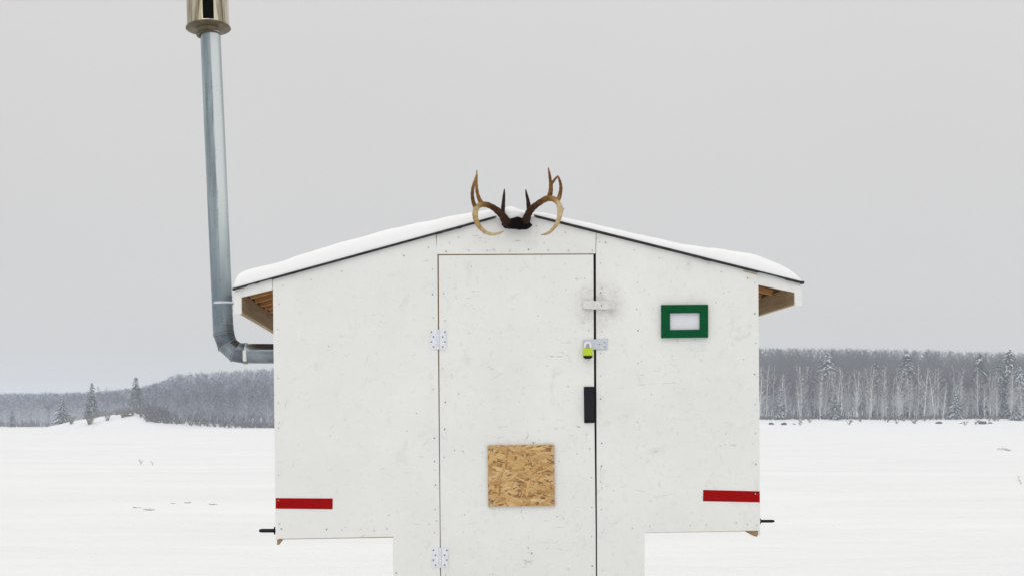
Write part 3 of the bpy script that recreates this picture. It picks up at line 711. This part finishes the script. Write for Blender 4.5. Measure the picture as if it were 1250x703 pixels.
# ------------------------------------------------------------------ deer antlers over the door
def antlers():
    base = P(627, 272, -.02)
    root = empty('deer_antlers', HM @ base, (0, ROLL, YAW), .1)
    tag(root, 'brown deer antlers with pale curling tips mounted at the peak of the hut gable', 'antlers')
    def Z(zx, zy, d): return P(540+zx/5.856, 190+zy/5.856, -d)-base
    m, t, b = newmat('antler'); at = N(t, 'ShaderNodeAttribute', attribute_name='tone'); v = coords(t)
    ramp = N(t, 'ShaderNodeValToRGB'); e = ramp.color_ramp.elements
    e[0].position = 0; e[0].color = (.018, .008, .004, 1); e[1].position = 1; e[1].color = (.62, .53, .35, 1)
    for p_, c in ((.25, (.032, .010, .003, 1)), (.5, (.20, .095, .022, 1)), (.75, (.36, .24, .09, 1))): q = e.new(p_); q.color = c
    f = math_(t, 'ADD', at.outputs['Fac'], rng(t, tnoise(t, coords(t, (1,1,1)), 60, 4), .3, .7, -.09, .09))
    L(t, f, ramp.inputs[0]); L(t, ramp.outputs[0], b.inputs['Base Color']); b.inputs['Roughness'].default_value = .6; b.inputs['Specular IOR Level'].default_value = .15
    bump(t, b, tnoise(t, v, 140, 3), .4, .002)
    def spline(pts, sub=5):
        P_ = [np.array(p, float) for p in pts]; out_ = []
        for i in range(len(P_)-1):
            p0, p1, p2, p3 = P_[max(i-1,0)], P_[i], P_[i+1], P_[min(i+2, len(P_)-1)]
            for k in range(sub):
                s = k/sub; out_.append(.5*((2*p1)+(-p0+p2)*s+(2*p0-5*p1+4*p2-p3)*s*s+(-p0+3*p1-3*p2+p3)*s**3))
        out_.append(P_[-1]); return out_
    # control: zoomx, zoomy, forward distance, radius (zoom px), tone
    left = [
        [(492,505,.03,25,.03),(455,470,.045,29,.12),(425,425,.06,24,.22),(385,388,.085,21,.26),(335,358,.12,18,.30),(288,350,.16,17,.48),(252,366,.20,17,.72),(236,402,.235,18,.82),(238,450,.265,17,.78),(262,505,.29,14,.74),(305,546,.31,12,.82),(355,562,.32,10,.85),(402,556,.325,8,.88),(438,540,.325,4,.80)],
        [(428,440,.055,18,.24),(432,400,.06,14,.22),(437,330,.055,11,.14),(441,280,.05,8,.10),(443,240,.045,3,.05)],
        [(292,352,.155,15,.55),(266,318,.15,13,.5),(250,268,.14,11,.5),(243,200,.13,9,.55),(245,150,.125,7,.6),(247,106,.12,3,.72)],
        [(240,380,.215,15,.55),(222,335,.215,12,.38),(214,280,.21,11,.40),(220,225,.20,10,.48),(234,170,.19,6,.6),(241,135,.185,2.5,.8)],
    ]
    right = [
        [(572,498,.03,25,.03),(598,462,.045,28,.12),(614,418,.06,23,.22),(640,380,.08,22,.25),(688,342,.12,19,.30),(748,308,.16,19,.45),(795,312,.195,18,.55),(830,345,.23,16,.85),(842,392,.255,19,.9),(834,445,.275,15,.86),(812,498,.295,12,.82),(770,545,.31,9,.84),(738,562,.315,7,.80),(706,567,.315,3.5,.75)],
        [(625,405,.06,17,.24),(618,370,.06,15,.20),(611,320,.055,11,.13),(602,280,.05,8,.10),(596,243,.045,3,.05)],
        [(758,305,.165,17,.42),(772,268,.16,15,.45),(776,220,.15,13,.46),(772,180,.14,10,.42),(765,130,.13,8,.42),(757,88,.12,3,.5)],
        [(778,208,.15,9,.45),(796,182,.15,8,.42),(813,160,.15,6.5,.42),(826,148,.15,4,.5)],
        [(822,332,.215,15,.6),(838,290,.21,13,.46),(847,240,.2,11,.40),(844,200,.19,9,.42),(833,165,.18,7,.45),(824,143,.17,3,.55)],
        [(846,400,.255,8,.9),(862,385,.25,7,.9),(868,376,.25,3,.9)],
    ]
    for side in (left, right):
        mb = MB(); tones = []
        for br in side:
            sp = spline(br); pts = [Z(q[0], q[1], q[2]) for q in sp]; k = 7.1/F/5.856
            rr = random.Random(len(br)*7)
            rad = [max(.0008, q[3]*k*(1+.05*math.sin(i*1.9)+.04*rr.uniform(-1,1))*1.12) for i, q in enumerate(sp)]
            n = 12; mb.tube(pts, rad, n)
            for q in sp: tones += [q[4]]*n
        o = mb.build('antler', m, root, smooth=True)
        at_ = o.data.attributes.new('tone', 'FLOAT', 'POINT'); at_.data.foreach_set('value', tones)
        o['label'] = 'left antler' if side is left else 'right antler, with one more point'
    # skull plate with matted dark hair
    bm = bmesh.new(); bmesh.ops.create_icosphere(bm, subdivisions=5, radius=1)
    c = Z(532, 498, .028); k = 7.1/F/5.856
    for v_ in bm.verts:
        p_ = v_.co.copy(); nx = noise.noise(p_*2.3+Vector((4,1,2)))
        sx_ = 104*k*(1+.10*nx); sz_ = 44*k*(1+.25*nx) ; 
        z_ = p_.z*sz_ + (.010 if abs(p_.x) < .35 and p_.z > 0 else 0)*(1-abs(p_.x)/.35 if abs(p_.x) < .35 else 0)
        if p_.z < 0: z_ *= .62+.28*max(0, p_.x)
        v_.co = c+Vector((p_.x*sx_, p_.y*.036, z_))+Vector((noise.noise(p_*9), noise.noise(p_*9+Vector((3,0,0))), noise.noise(p_*9+Vector((0,5,0)))))*.0035
    me = bpy.data.meshes.new('skull_plate'); bm.to_mesh(me); bm.free(); me.polygons.foreach_set('use_smooth', [True]*len(me.polygons))
    me.materials.append(simple('dark hide', (.006, .0035, .003), .95, var=.5, sc=70, bs=.6, spec=.05))
    o = bpy.data.objects.new('skull_plate', me); COL.objects.link(o); o.parent = root
antlers()

# ------------------------------------------------------------------ trees
def segs_to_mesh(segs, nside=3):
    """segs: (n,8) p0 r0 p1 r1 -> open prisms"""
    s = np.array(segs, float); a, r0, b, r1 = s[:, :3], s[:, 3], s[:, 4:7], s[:, 7]
    d = b-a; d /= np.linalg.norm(d, axis=1, keepdims=True)+1e-9
    ref = np.where(np.abs(d[:, 2:3]) < .9, np.array([[0,0,1.]]), np.array([[1.,0,0]]))
    u = np.cross(d, ref); u /= np.linalg.norm(u, axis=1, keepdims=True)+1e-9; w_ = np.cross(d, u)
    n = len(s); V = np.zeros((n, 2*nside, 3))
    for k in range(nside):
        c, q = math.cos(2*math.pi*k/nside), math.sin(2*math.pi*k/nside)
        V[:, k] = a+(u*c+w_*q)*r0[:, None]; V[:, k+nside] = b+(u*c+w_*q)*r1[:, None]
    base = (np.arange(n)*2*nside)[:, None]
    Q = np.concatenate([np.stack([base[:, 0]+k, base[:, 0]+(k+1)%nside, base[:, 0]+nside+(k+1)%nside, base[:, 0]+nside+k], 1) for k in range(nside)])
    return V.reshape(-1, 3), Q.astype(np.int32)
def weld(V, Q, nside):
    """tie every segment of a trunk to the wood it grows from, so the trunk is one connected mesh"""
    m = 2*nside; n = len(V)//m; extra = []
    for i in range(1, n):
        a = V[i*m]; d = np.linalg.norm(V[:i*m]-a, axis=1); o_ = np.argsort(d)[:2]
        extra.append((i*m, i*m+1, int(o_[1]), int(o_[0])))
    return np.concatenate([Q, np.array(extra, np.int32)]) if extra else Q
def hardwood(rr, H, nl=20, nt=9, stem=1, spread=.16, low=.3, tw=.03, ups=(.5, 1.5)):
    """returns trunk segments, limb segments"""
    T, C = [], []
    for st_ in range(stem):
        lean = Vector((rr.gauss(0, .05), rr.gauss(0, .05), 0)); pts = []; p = Vector((0, 0, -.3)); lean += Vector((rr.choice((-1, 1))*rr.uniform(.05, .11), rr.uniform(-.06, .06), 0))*(st_ > 0)
        h = H*(1 if st_ == 0 else rr.uniform(.7, .95)); n = 8; bend = Vector((rr.gauss(0,.06), rr.gauss(0,.06), 0))
        for i in range(n+1):
            t_ = i/n; pts.append(p+Vector((lean.x*h*t_+bend.x*h*t_*t_, lean.y*h*t_+bend.y*h*t_*t_, (h+.3)*t_))+Vector((rr.gauss(0,.06), rr.gauss(0,.06), 0))*(i > 0))
        rad = lambda t_: .115*(1-t_)**.8*(H/12)+.02
        for i in range(n): T.append((*pts[i], rad(i/n), *pts[i+1], rad((i+1)/n)))
        for k in range(nl):
            t_ = low+(1-low)*((k+rr.random())/nl); i = min(n-1, int(t_*n)); q = pts[i].lerp(pts[i+1], t_*n-i)
            a = rr.uniform(0, 6.283); ln = h*spread*rr.uniform(.6, 1.3)*(.65+1.1*math.sin(math.pi*min(1, .15+t_*.78))**1.5-.35*t_); up = rr.uniform(*ups)
            d = Vector((math.cos(a), math.sin(a), up)).normalized(); e = q+d*ln; mid = q+d*ln*.5+Vector((0,0,-.03*ln))
            e = e+Vector((0,0,.12*ln))
            C.append((*q, .035, *mid, .026)); C.append((*mid, .026, *e, tw*.5))
            for j in range(nt):
                f = rr.uniform(.2, 1); s = q.lerp(mid, f*2) if f < .5 else mid.lerp(e, f*2-1)
                d2 = (d+Vector((rr.gauss(0,.6), rr.gauss(0,.6), rr.gauss(.15,.35)))).normalized(); l2 = ln*rr.uniform(.25,.6)
                C.append((*s, tw*.75, *(s+d2*l2), tw*.35))
    return T, C
def bark(name, a, b_, dark, sc=3):
    m, t, b = newmat(name); v = coords(t, (1,1,.6)); f = tnoise(t, v, sc, 4)
    c = mixc(t, rng(t, f, .35, .65), a, b_)
    g = tnoise(t, coords(t, (1,1,3)), 1.7, 3); c = mixc(t, rng(t, g, .60, .68, 0, .8), c, dark)
    L(t, c, b.inputs['Base Color']); b.inputs['Roughness'].default_value = .8; return m
M['birch'] = bark('birch bark', (.66,.66,.64), (.86,.86,.84), (.14,.13,.13))
M['greybark'] = bark('grey aspen bark', (.24,.24,.25), (.42,.42,.43), (.09,.085,.09))
def twigmat(name, base, frost, thr, low=0., tint=None, sc=1.5):
    m, t, b = newmat(name); v = coords(t, out='Object'); oi = N(t, 'ShaderNodeObjectInfo')
    f = tnoise(t, v, sc, 5, .75)
    rndm = rng(t, oi.outputs['Random'], 0, 1, -.10, .10)
    sz = N(t, 'ShaderNodeSeparateXYZ'); L(t, v, sz.inputs[0])
    f = math_(t, 'ADD', math_(t, 'ADD', f, rndm), rng(t, sz.outputs[2], 3, 10, low, -low))
    if tint: base = mixc(t, rng(t, tnoise(t, v, .03, 3), .4, .6), base, tint)
    L(t, mixc(t, rng(t, f, thr, thr+.08), base, frost), b.inputs['Base Color'])
    b.inputs['Roughness'].default_value = .85; b.inputs['Specular IOR Level'].default_value = .1; return m
M['twigs'] = twigmat('frosted birch twigs', (.125, .09, .115), (.62, .65, .70), .48, .16)  # frost tinted blue to carry some distance haze
M['blue'] = twigmat('frosted haze blue left hill twigs', (.098, .104, .138), (.47, .52, .63), .55, .0, (.085, .09, .125), .6)  # left woods: haze blue put into twigs and frost alike
M['twigs2'] = twigmat('bare plum grey twigs', (.135, .13, .165), (.58, .62, .70), .47, .10)  # greys and frost leaned to blue as painted haze
M['mass'] = twigmat('distant bare wood', (.115, .115, .135), (.46, .49, .55), .53, .02, (.115, .118, .105))  # a little haze blue is mixed into this colour
M['brush'] = twigmat('shore brush', (.095, .08, .09), (.45, .45, .47), .55)

# frosted evergreen
def spruce_mesh(rr, H, W, snow):
    V, Q, mi = [], [], []
    def blade(p, d, l, w_, droop, m_):
        s = Vector((-d.y, d.x, 0)); up = Vector((0,0,1)); n0 = len(V); K = 4
        for i in range(K+1):
            t_ = i/K; c = p+d*l*t_+up*(-droop*l*t_*t_+.06*l*t_); ww = w_*(math.sin(math.pi*min(1, .22+.78*t_))*.95+.05); th = .10*(1-t_)+.03
            for q in (c-s*ww+up*-.12*ww, c+up*th*.9, c+s*ww+up*-.12*ww, c-up*(th+.25*ww)): V.append(tuple(q+Vector((rr.gauss(0,.035), rr.gauss(0,.035), rr.gauss(0,.03)))))
        pm = .9 if rr.random() < m_ else .08
        for i in range(K):
            a = n0+i*4; b_ = a+4
            for k in range(4):
                Q.append((a+k, a+(k+1)%4, b_+(k+1)%4, b_+k)); mi.append(0 if k < 2 and rr.random() < pm else 1)
    z = H*.06; lay = 0
    while z < H*.97:
        f = 1-z/H; r = W*(f**.62)*.98*rr.uniform(.7, 1.15)+.15; nb = int(9+8*f)
        for k in range(nb):
            if rr.random() < .2: continue
            a = k*6.283/nb+rr.uniform(-.3,.3)+lay
            blade(Vector((0,0,z+rr.uniform(-.4,.4))), Vector((math.cos(a), math.sin(a), 0)), r*rr.uniform(.55,1.2), (.11*r+.10)*rr.uniform(.6,1.4), rr.uniform(.15,.7), snow)
        z += H*.022+.09; lay += .7
    return np.array(V), np.array(Q, np.int32), np.array(mi)
M['snowtop'] = simple('snow caught on boughs', (.62,.65,.70), .9, var=.1, sc=2)
M['needles'] = simple('dark spruce needles', (.035,.060,.055), .9, var=.35, sc=2)

TREES = empty  # noqa
lib = {}
rr = random.Random(3)
for kind, cnt, mk in (('birch', 9, dict(nl=30, nt=10, spread=.12, low=.12, tw=.036, ups=(.8, 1.9))), ('bare', 8, dict(nl=24, nt=12, spread=.14, low=.22, tw=.034, ups=(.4, 1.2)))):
    lib[kind] = []
    for i in range(cnt):
        T, C = hardwood(rr, 12, stem=(1, 1, 2, 1, 2, 1, 3, 1, 1)[i], **mk)
        # birch: some pale forking limbs belong to the trunk
        if kind == 'birch': T += [c for k, c in enumerate(C) if c[3] >= .025 and k % 3 == 0 or c[3] >= .03 and c[2] < 7]
        tv, tq = segs_to_mesh(T, 5); tq = weld(tv, tq, 5); cv, cq = segs_to_mesh(C, 3)
        tm, cm = ('birch', 'twigs') if kind == 'birch' else ('greybark', 'twigs2')
        lib[kind].append((mesh_np('trunk', tv, tq, [M[tm]]), mesh_np('crown', cv, cq, [M[cm]]), C, T))
lib['spruce'] = []
for i, (sn, W) in enumerate(((.75, 4.2), (.30, 4.0), (.5, 3.6), (.9, 4.2), (.40, 3.3), (.6, 3.6))):
    V, Q, mi = spruce_mesh(rr, 12, W, sn); me = mesh_np('crown', V, Q, [M['snowtop'], M['needles']], mi)
    tv, tq = segs_to_mesh([(0,0,-.4,.16,0,0,11.4,.02)], 6); lib['spruce'].append((mesh_np('trunk', tv, tq, [M['greybark']]), me))
def wpos(u, D): return (u-CX)/F*D, D
def plant(kind, idx, name, u, D, H, label, cat, group=None, wide=1., rz=None, z=None):
    x, y = wpos(u, D); g = ground_h(x, y) if z is None else z
    o = empty(name, (x, y, g), (0, 0, rr.uniform(0, 6.28) if rz is None else rz), .5); s = H/12; o.scale = (s*wide, s*wide, s)
    tag(o, label, cat, group)
    for nm, me in zip(('trunk', 'crown'), lib[kind][idx % len(lib[kind])][:2]):
        c = bpy.data.objects.new(nm, me); COL.objects.link(c); c.parent = o
    return o
def height_for(u, D, ytop):
    x, y = wpos(u, D); return (HY-ytop)/F*D+CAMH-ground_h(x, y)

# front row on the right shore
STEM = ('single stemmed', 'single stemmed', 'twin stemmed', 'single stemmed', 'twin stemmed', 'single stemmed', 'three stemmed', 'single stemmed', 'single stemmed')
def seg(u, cuts, names):
    for c, n in zip(cuts, names):
        if u < c: return n
    return names[-1]
u = 927
while u < 1256:
    D = shore(u)+rr.uniform(22, 36); yt = rr.uniform(446, 474); H = height_for(u, D, yt); idx = rr.randrange(9)
    where = seg(u, (985, 1040, 1090, 1150, 1212), ('close to the right wall of the hut', 'below the snowy spruce nearest the hut', 'left of the second snowy spruce', 'right of the second snowy spruce', 'left of the dark spruces', 'below the right edge spruces'))
    size = 'tall' if yt < 455 else 'middling' if yt < 465 else 'short'
    plant('birch', idx, 'birch_tree', u, D, H, f'{size} {STEM[idx]} frosted birch {where}', 'tree', 'birches along the right shore')
    u += rr.choice((rr.uniform(1.0, 3), rr.uniform(3, 9)))
# left wood, nearest row
u = 198
while u < 336:
    D = shore(u)+rr.uniform(6, 14); top = interp(u, [196, 215, 240, 333], [476, 472, 468, 464]); dy = rr.uniform(-5, 14); idx = rr.randrange(8)
    H = height_for(u, D, top+dy)
    where = seg(u, (240, 290), ('at the knoll end of the left wood', 'halfway between the knoll and the hut', 'in the left wood beside the hut wall'))
    plant('bare', idx, 'bare_tree', u, D, H, f'{"tall" if dy < 1 else "middling" if dy < 8 else "short"} {STEM[idx]} bare tree {where}', 'tree', 'bare trees along the left shore')
    u += rr.uniform(2.2, 5.2)
u = 122
while u < 196:   # thin row on the crest of the knoll
    D = rr.uniform(352, 362); dy = rr.uniform(472, 486); idx = rr.randrange(8); H = height_for(u, D, dy)
    where = seg(u, (158, 175), ('on the left slope of the knoll', 'on the top of the knoll', 'on the right slope of the knoll'))
    plant('bare', idx, 'bare_tree', u, D, H, f'{"taller" if dy < 479 else "shorter"} {STEM[idx]} bare tree {where}', 'tree', 'bare trees on the knoll')
    u += rr.uniform(3.5, 7)
M['plum'] = twigmat('plum brown saplings', (.135, .10, .128), (.54, .57, .63), .53, .12)
# evergreens one can tell apart
SP = [
 (1010, 356, 428, 0, 1.0, 'snow covered spruce rising above the birches just right of the hut'),
 (1107, 357, 430, 5, 1.2, 'pale snowy spruce behind the birches, halfway along the right wood'),
 (1070, 357, 441, 5, .8, 'faint slim snowy spruce between the two pale snowy ones on the right'),
 (1196, 352, 429, 1, 1.0, 'dark pointed spruce near the right end of the wood'),
 (1232, 350, 425, 4, 1.0, 'tallest dark spruce at the right edge of the wood'),
 (1220, 350, 438, 2, .8, 'half snowy spruce leaning in left of the tallest dark one'),
 (1245, 346, 446, 3, 1.0, 'broad snow laden spruce at the right edge of the wood'),
 (1019, 338, 480, 2, 1.1, 'small bluish young spruce low among the birch trunks'),
 (1167, 339, 474, 0, 1.1, 'small snowy young spruce below the dark pointed spruce'),
 (1240, 334, 490, 3, 1.5, 'low snow laden young spruce at the foot of the right edge spruces'),
 (953, 340, 474, 5, .9, 'slim frosted young spruce close to the right wall of the hut'),
 (76, 352, 482, 0, 1.15, 'broad snow covered spruce at the foot of the knoll at far left'),
 (112, 350, 466, 4, .9, 'tall narrow dark spruce left of the knoll crest'),
 (166, 364, 459, 1, .85, 'dark spruce rising highest above the knoll crest'),
 (15, 430, 500, 2, 1.1, 'small dark spruce by the shore at the left edge'),
 (36, 436, 497, 5, .9, 'small frosted spruce second from the left edge'),
]
for u, D, yt, idx, wd, lb in SP:
    H = height_for(u, D, yt); plant('spruce', idx, 'spruce_tree', u, D, H, lb, 'tree', None, wd*12/H*H/12 if H > 8 else wd)

# the mass of the woods behind: one object of stuff
def mass(name, spots, mat, label, nsub, scale_r=1.45):
    """spots: (x,y,z,H,kind,idx)"""
    Vs, Qs, off = [], [], 0
    for (x, y, z, H, kind, idx) in spots:
        C = lib[kind][idx][2]; T = lib[kind][idx][3]
        k = random.randrange(4)
        a = np.array(T[:8]+C[k::max(1, len(C)//nsub)], float); s = H/12; ang = random.uniform(0, 6.28); c, q = math.cos(ang), math.sin(ang)
        for o0 in (0, 4):
            xx, yy = a[:, o0].copy(), a[:, o0+1].copy(); a[:, o0] = (xx*c-yy*q)*s+x; a[:, o0+1] = (xx*q+yy*c)*s+y; a[:, o0+2] = a[:, o0+2]*s+z
        nT = 8; a[:nT, 3] *= .75; a[:nT, 7] *= .75; a[nT:, 3] *= scale_r; a[nT:, 7] *= scale_r
        v, qd = segs_to_mesh(a, 3); Vs.append(v); Qs.append(qd+off); off += len(v)
    me = mesh_np(name, np.concatenate(Vs), np.concatenate(Qs), [M[mat]])
    o = bpy.data.objects.new(name, me); COL.objects.link(o); tag(o, label, 'woods', None, 'stuff'); return o
def wood_spots(u0, u1, n, d0, d1, tops):
    out_ = []
    for i in range(n):
        u = random.uniform(u0, u1); t_ = random.random(); D = shore(u)+d0+(d1-d0)*t_
        x, y = wpos(u, D); g = ground_h(x, y)
        H = random.uniform(8, 11.5); lim = (HY-(interp(u, *tops)+random.uniform(-1.2, 2.5)-2.0*noise.noise(Vector((u*.07, t_*3, 2)))*(1 if u < 340 else .5)))/F*D+CAMH-g
        H = min(H, lim) if t_ < .7 else min(lim*random.uniform(.955, 1.0), 16)
        if H < 4: continue
        out_.append((x, y, g, H, 'bare', random.randrange(8)))
    return out_
TOPS = ([-600, 0, 60, 120, 175, 200, 216, 333, 600, 928, 1100, 1250, 1700], [478, 480, 480, 479, 473, 465, 457, 449, 435, 425, 426.5, 431, 432])
sp = wood_spots(915, 1270, 1700, 34, 190, TOPS)+wood_spots(1270, 1600, 350, 40, 190, TOPS)+wood_spots(600, 915, 300, 40, 190, TOPS)
mass('distant_woods', sp, 'mass', 'grey mass of bare woods covering the low hill right of the hut', 130)
sp = wood_spots(340, 600, 250, 40, 190, TOPS)+wood_spots(185, 340, 850, 16, 180, TOPS)+wood_spots(-20, 190, 1000, 18, 180, TOPS)+wood_spots(-450, -20, 400, 18, 180, TOPS)
mass('distant_woods', sp, 'blue', 'bluish mass of frosted bare woods on the low hills left of the hut', 130)
sp = []
for i in range(170):
    u = random.uniform(-60, 100); D = shore(u)+random.uniform(3, 16); x, y = wpos(u, D); g = ground_h(x, y)
    sp.append((x, y, g, random.uniform(4, 8), 'bare', random.randrange(8)))
mass('shore_thicket', sp, 'plum', 'low bluish thicket along the far shore at the left edge', 90, 1.2)
sp = []
for i in range(420):
    u = random.uniform(912, 1300); D = shore(u)+random.uniform(32, 46); x, y = wpos(u, D); g = ground_h(x, y)
    sp.append((x, y, g, min(13, (HY-random.uniform(450, 462))/F*D+CAMH-g), 'bare', random.randrange(8)))
mass('sapling_thicket', sp, 'plum', 'plum brown thicket of young trees just behind the row of frosted birches', 150, 1.0)
# dark brush along the foot of the woods
def brush():
    segs = []; r = random.Random(9)
    for i in range(2850):
        u = r.uniform(-100, 1500) if i < 2600 else r.uniform(178, 206) 
        if u < 60: D = shore(u)+r.uniform(2, 14)
        elif u < 176: continue
        elif u < 206: D = r.uniform(333, 344)
        elif u < 340: D = shore(u)+r.uniform(3, 12)
        else: D = shore(u)+r.uniform(20, 32)
        x, y = wpos(u, D); g = ground_h(x, y); h = r.uniform(.9, 2.2) if i >= 2600 else r.uniform(.5, 2.0) if u < 340 else r.uniform(.3, 1.1)*(1+.5*math.sin(u*.21)*math.sin(u*.067))
        for k in range(6):
            a = r.uniform(0, 6.28); d = Vector((math.cos(a)*.5, math.sin(a)*.5, r.uniform(.5, 1.2)))*h
            segs.append((x, y, g-.05, .05, x+d.x, y+d.y, g+d.z, .03))
            b0 = Vector((x, y, g))+d*.5; e = b0+Vector((r.gauss(0,.35), r.gauss(0,.35), r.uniform(0,.6)))*h*.6
            segs.append((*b0, .03, *e, .02))
    v, q = segs_to_mesh(segs, 3); me = mesh_np('undergrowth', v, q, [M['brush']])
    o = bpy.data.objects.new('undergrowth', me); COL.objects.link(o)
    tag(o, 'dark leafless undergrowth along the foot of the far woods', 'undergrowth', None, 'stuff')
brush()

# ------------------------------------------------------------------ small things on the snow
def gpt(px_, py_, h=0.):
    D = (CAMH-h)*F/(py_-HY); return (px_-CX)/F*D, D
M['weed'] = simple('dry brown weed', (.16, .12, .085), .8)
M['rock'] = simple('dark shore rock', (.055, .05, .048), .9, var=.4, sc=2, bs=.5)
def weed(px_, py_, h, n, label, D=None, spread=.35, group=None, flat=False):
    if D is None: x, y = gpt(px_, py_)
    else: x, y = wpos(px_, D)
    z = ground_h(x, y); mb = MB(); r = random.Random(int(px_*7))
    k = y/F
    for i in range(n):
        a = r.uniform(0, 6.28); ln = h*r.uniform(.6, 1); p0 = Vector((r.gauss(0,.06*h), r.gauss(0,.06*h), -.05 if not flat else .01))
        if flat: d = Vector((math.cos(a), .4*math.sin(a), r.uniform(.03,.25)))
        else: d = Vector((math.cos(a)*spread, math.sin(a)*spread, 1))
        p1 = p0+d*ln*.55; p2 = p0+d*ln+Vector((math.cos(a)*.12*ln, 0, -.06*ln))
        q_ = 1 if D is None else .8; mb.tube([p0, p1, p2], [.25*k*q_, .2*k*q_, .10*k*q_], 5)
        for j in range(3):
            s = p1.lerp(p2, r.random()); mb.tube([s, s+Vector((r.gauss(0,.16), r.gauss(0,.1), r.uniform(.02,.2)))*ln], [.13*k, .07*k], 4)
    o = mb.build('dead_weed', M['weed']); o.location = (x, y, z); tag(o, label, 'weed', group); return o
weed(172, 566, .32, 3, 'taller left one of two dead weed stems poking out of open snow at left')
weed(187, 567, .22, 2, 'shorter right one of two dead weed stems poking out of the snow')
weed(166, 620, .10, 5, 'left half of the dry twigs lying on the snow left of the red strip', flat=True)
weed(181, 623, .11, 7, 'darkest tuft of dry twigs lying on the snow left of the red strip', flat=True)
weed(229, 614, .09, 5, 'small dry tuft on the snow midway between the dark twigs and the hut', flat=True)
weed(261, 616, .09, 5, 'small dry tuft on the snow nearest the left wall of the hut', flat=True)
weed(212, 615, .06, 3, 'tiny dry twig on the snow just right of the darkest tuft', flat=True)
weed(1234, 550, .9, 3, 'lone thin twig arching over the snow near the right edge, below the woods', flat=True)
weed(1247, 592, .3, 2, 'dead stem on the snow at the right edge beside open lake')
def rock(px_, D, w_, label, snow=True, hh=.5):
    w_ *= .78
    x, y = wpos(px_, D); z = ground_h(x, y); bm = bmesh.new(); bmesh.ops.create_icosphere(bm, subdivisions=3, radius=1)
    sd_ = px_*.37
    for v_ in bm.verts:
        n_ = 1+.55*noise.noise(v_.co*1.4+Vector((sd_, 0, 0)))++.25*noise.noise(v_.co*4+Vector((sd_, 2, 0)))
        v_.co = Vector((v_.co.x*w_*n_, v_.co.y*w_*.7*n_, v_.co.z*w_*hh*n_+w_*hh*.35))
    me = bpy.data.meshes.new('shore_rock'); bm.to_mesh(me); bm.free(); me.materials.append(M['rock'])
    o = bpy.data.objects.new('shore_rock', me); COL.objects.link(o); o.location = (x, y, z); tag(o, label, 'rock')
    rock(155, 339, 1.5, 'low brown ledge showing through the snow near the crest of the knoll', hh=.22) if False else None
rock(155.5, 338.5, 1.3, 'low brown rock ledge showing through the snow near the knoll crest', hh=.25)
rock(941.5, 326, .75, 'leftmost dark rock on the snowy bank, right of the hut wall')
rock(957, 325, .9, 'dark rock on the snowy bank, second from the hut')
rock(969.5, 326, .5, 'small flat rock on the bank, third from the hut', hh=.3)
rock(1146, 327, .85, 'grey rock alone on the bank under the middle of the right wood')
rock(1199.5, 325, 1.15, 'biggest dark rock on the bank below the dark pointed spruce')
rock(1208.5, 326, .6, 'small rock touching the right side of the biggest bank rock')
rock(1173, 327, .45, 'tiny low rock on the bank left of the biggest one', hh=.3)
TUFT = 'thin brush tuft poking through the snow bank in front of the right wood'
for i in range(26):
    u = rr.uniform(975, 1245); weed(u, 0, rr.uniform(.6, 1.5), 11, TUFT, D=rr.uniform(323, 338), spread=.7, group='brush tufts on the right bank')
TUFT2 = 'dry brown bush standing on the slope of the snowy knoll'
for u, D, h in ((87,336,1.8),(109,333,2.0),(110.5,334,2.2),(131,336,2.0),(150,337,1.6),(155,338,1.8),(162,339,1.6),(143,341,1.3),(168,341,1.7),(172,337,2.0),(120,344,1.4)):
    weed(u, 0, h*1.3, 26, TUFT2, D=D, spread=.45, group='dry bushes on the knoll')

# look-alikes that stand apart are told apart by their order from left to right
same = {}
for o in bpy.data.objects:
    if o.parent is None and o.get('group') and o.get('label'): same.setdefault(o['label'], []).append(o)
NTH = ('', 'second', 'third', 'fourth', 'fifth', 'sixth', 'seventh', 'eighth', 'ninth', 'tenth')
for lb, os_ in same.items():
    n = len(os_)
    if n < 2 or n > 11: continue
    os_.sort(key=lambda o: o.location.x/o.location.y)
    for i, o in enumerate(os_):
        pre = 'leftmost' if i == 0 else 'rightmost' if i == n-1 else 'middle' if n == 3 else NTH[i]+' from left,'
        o['label'] = pre+' '+lb
# drop data nobody uses
for me in list(bpy.data.meshes):
    if me.users == 0: bpy.data.meshes.remove(me)
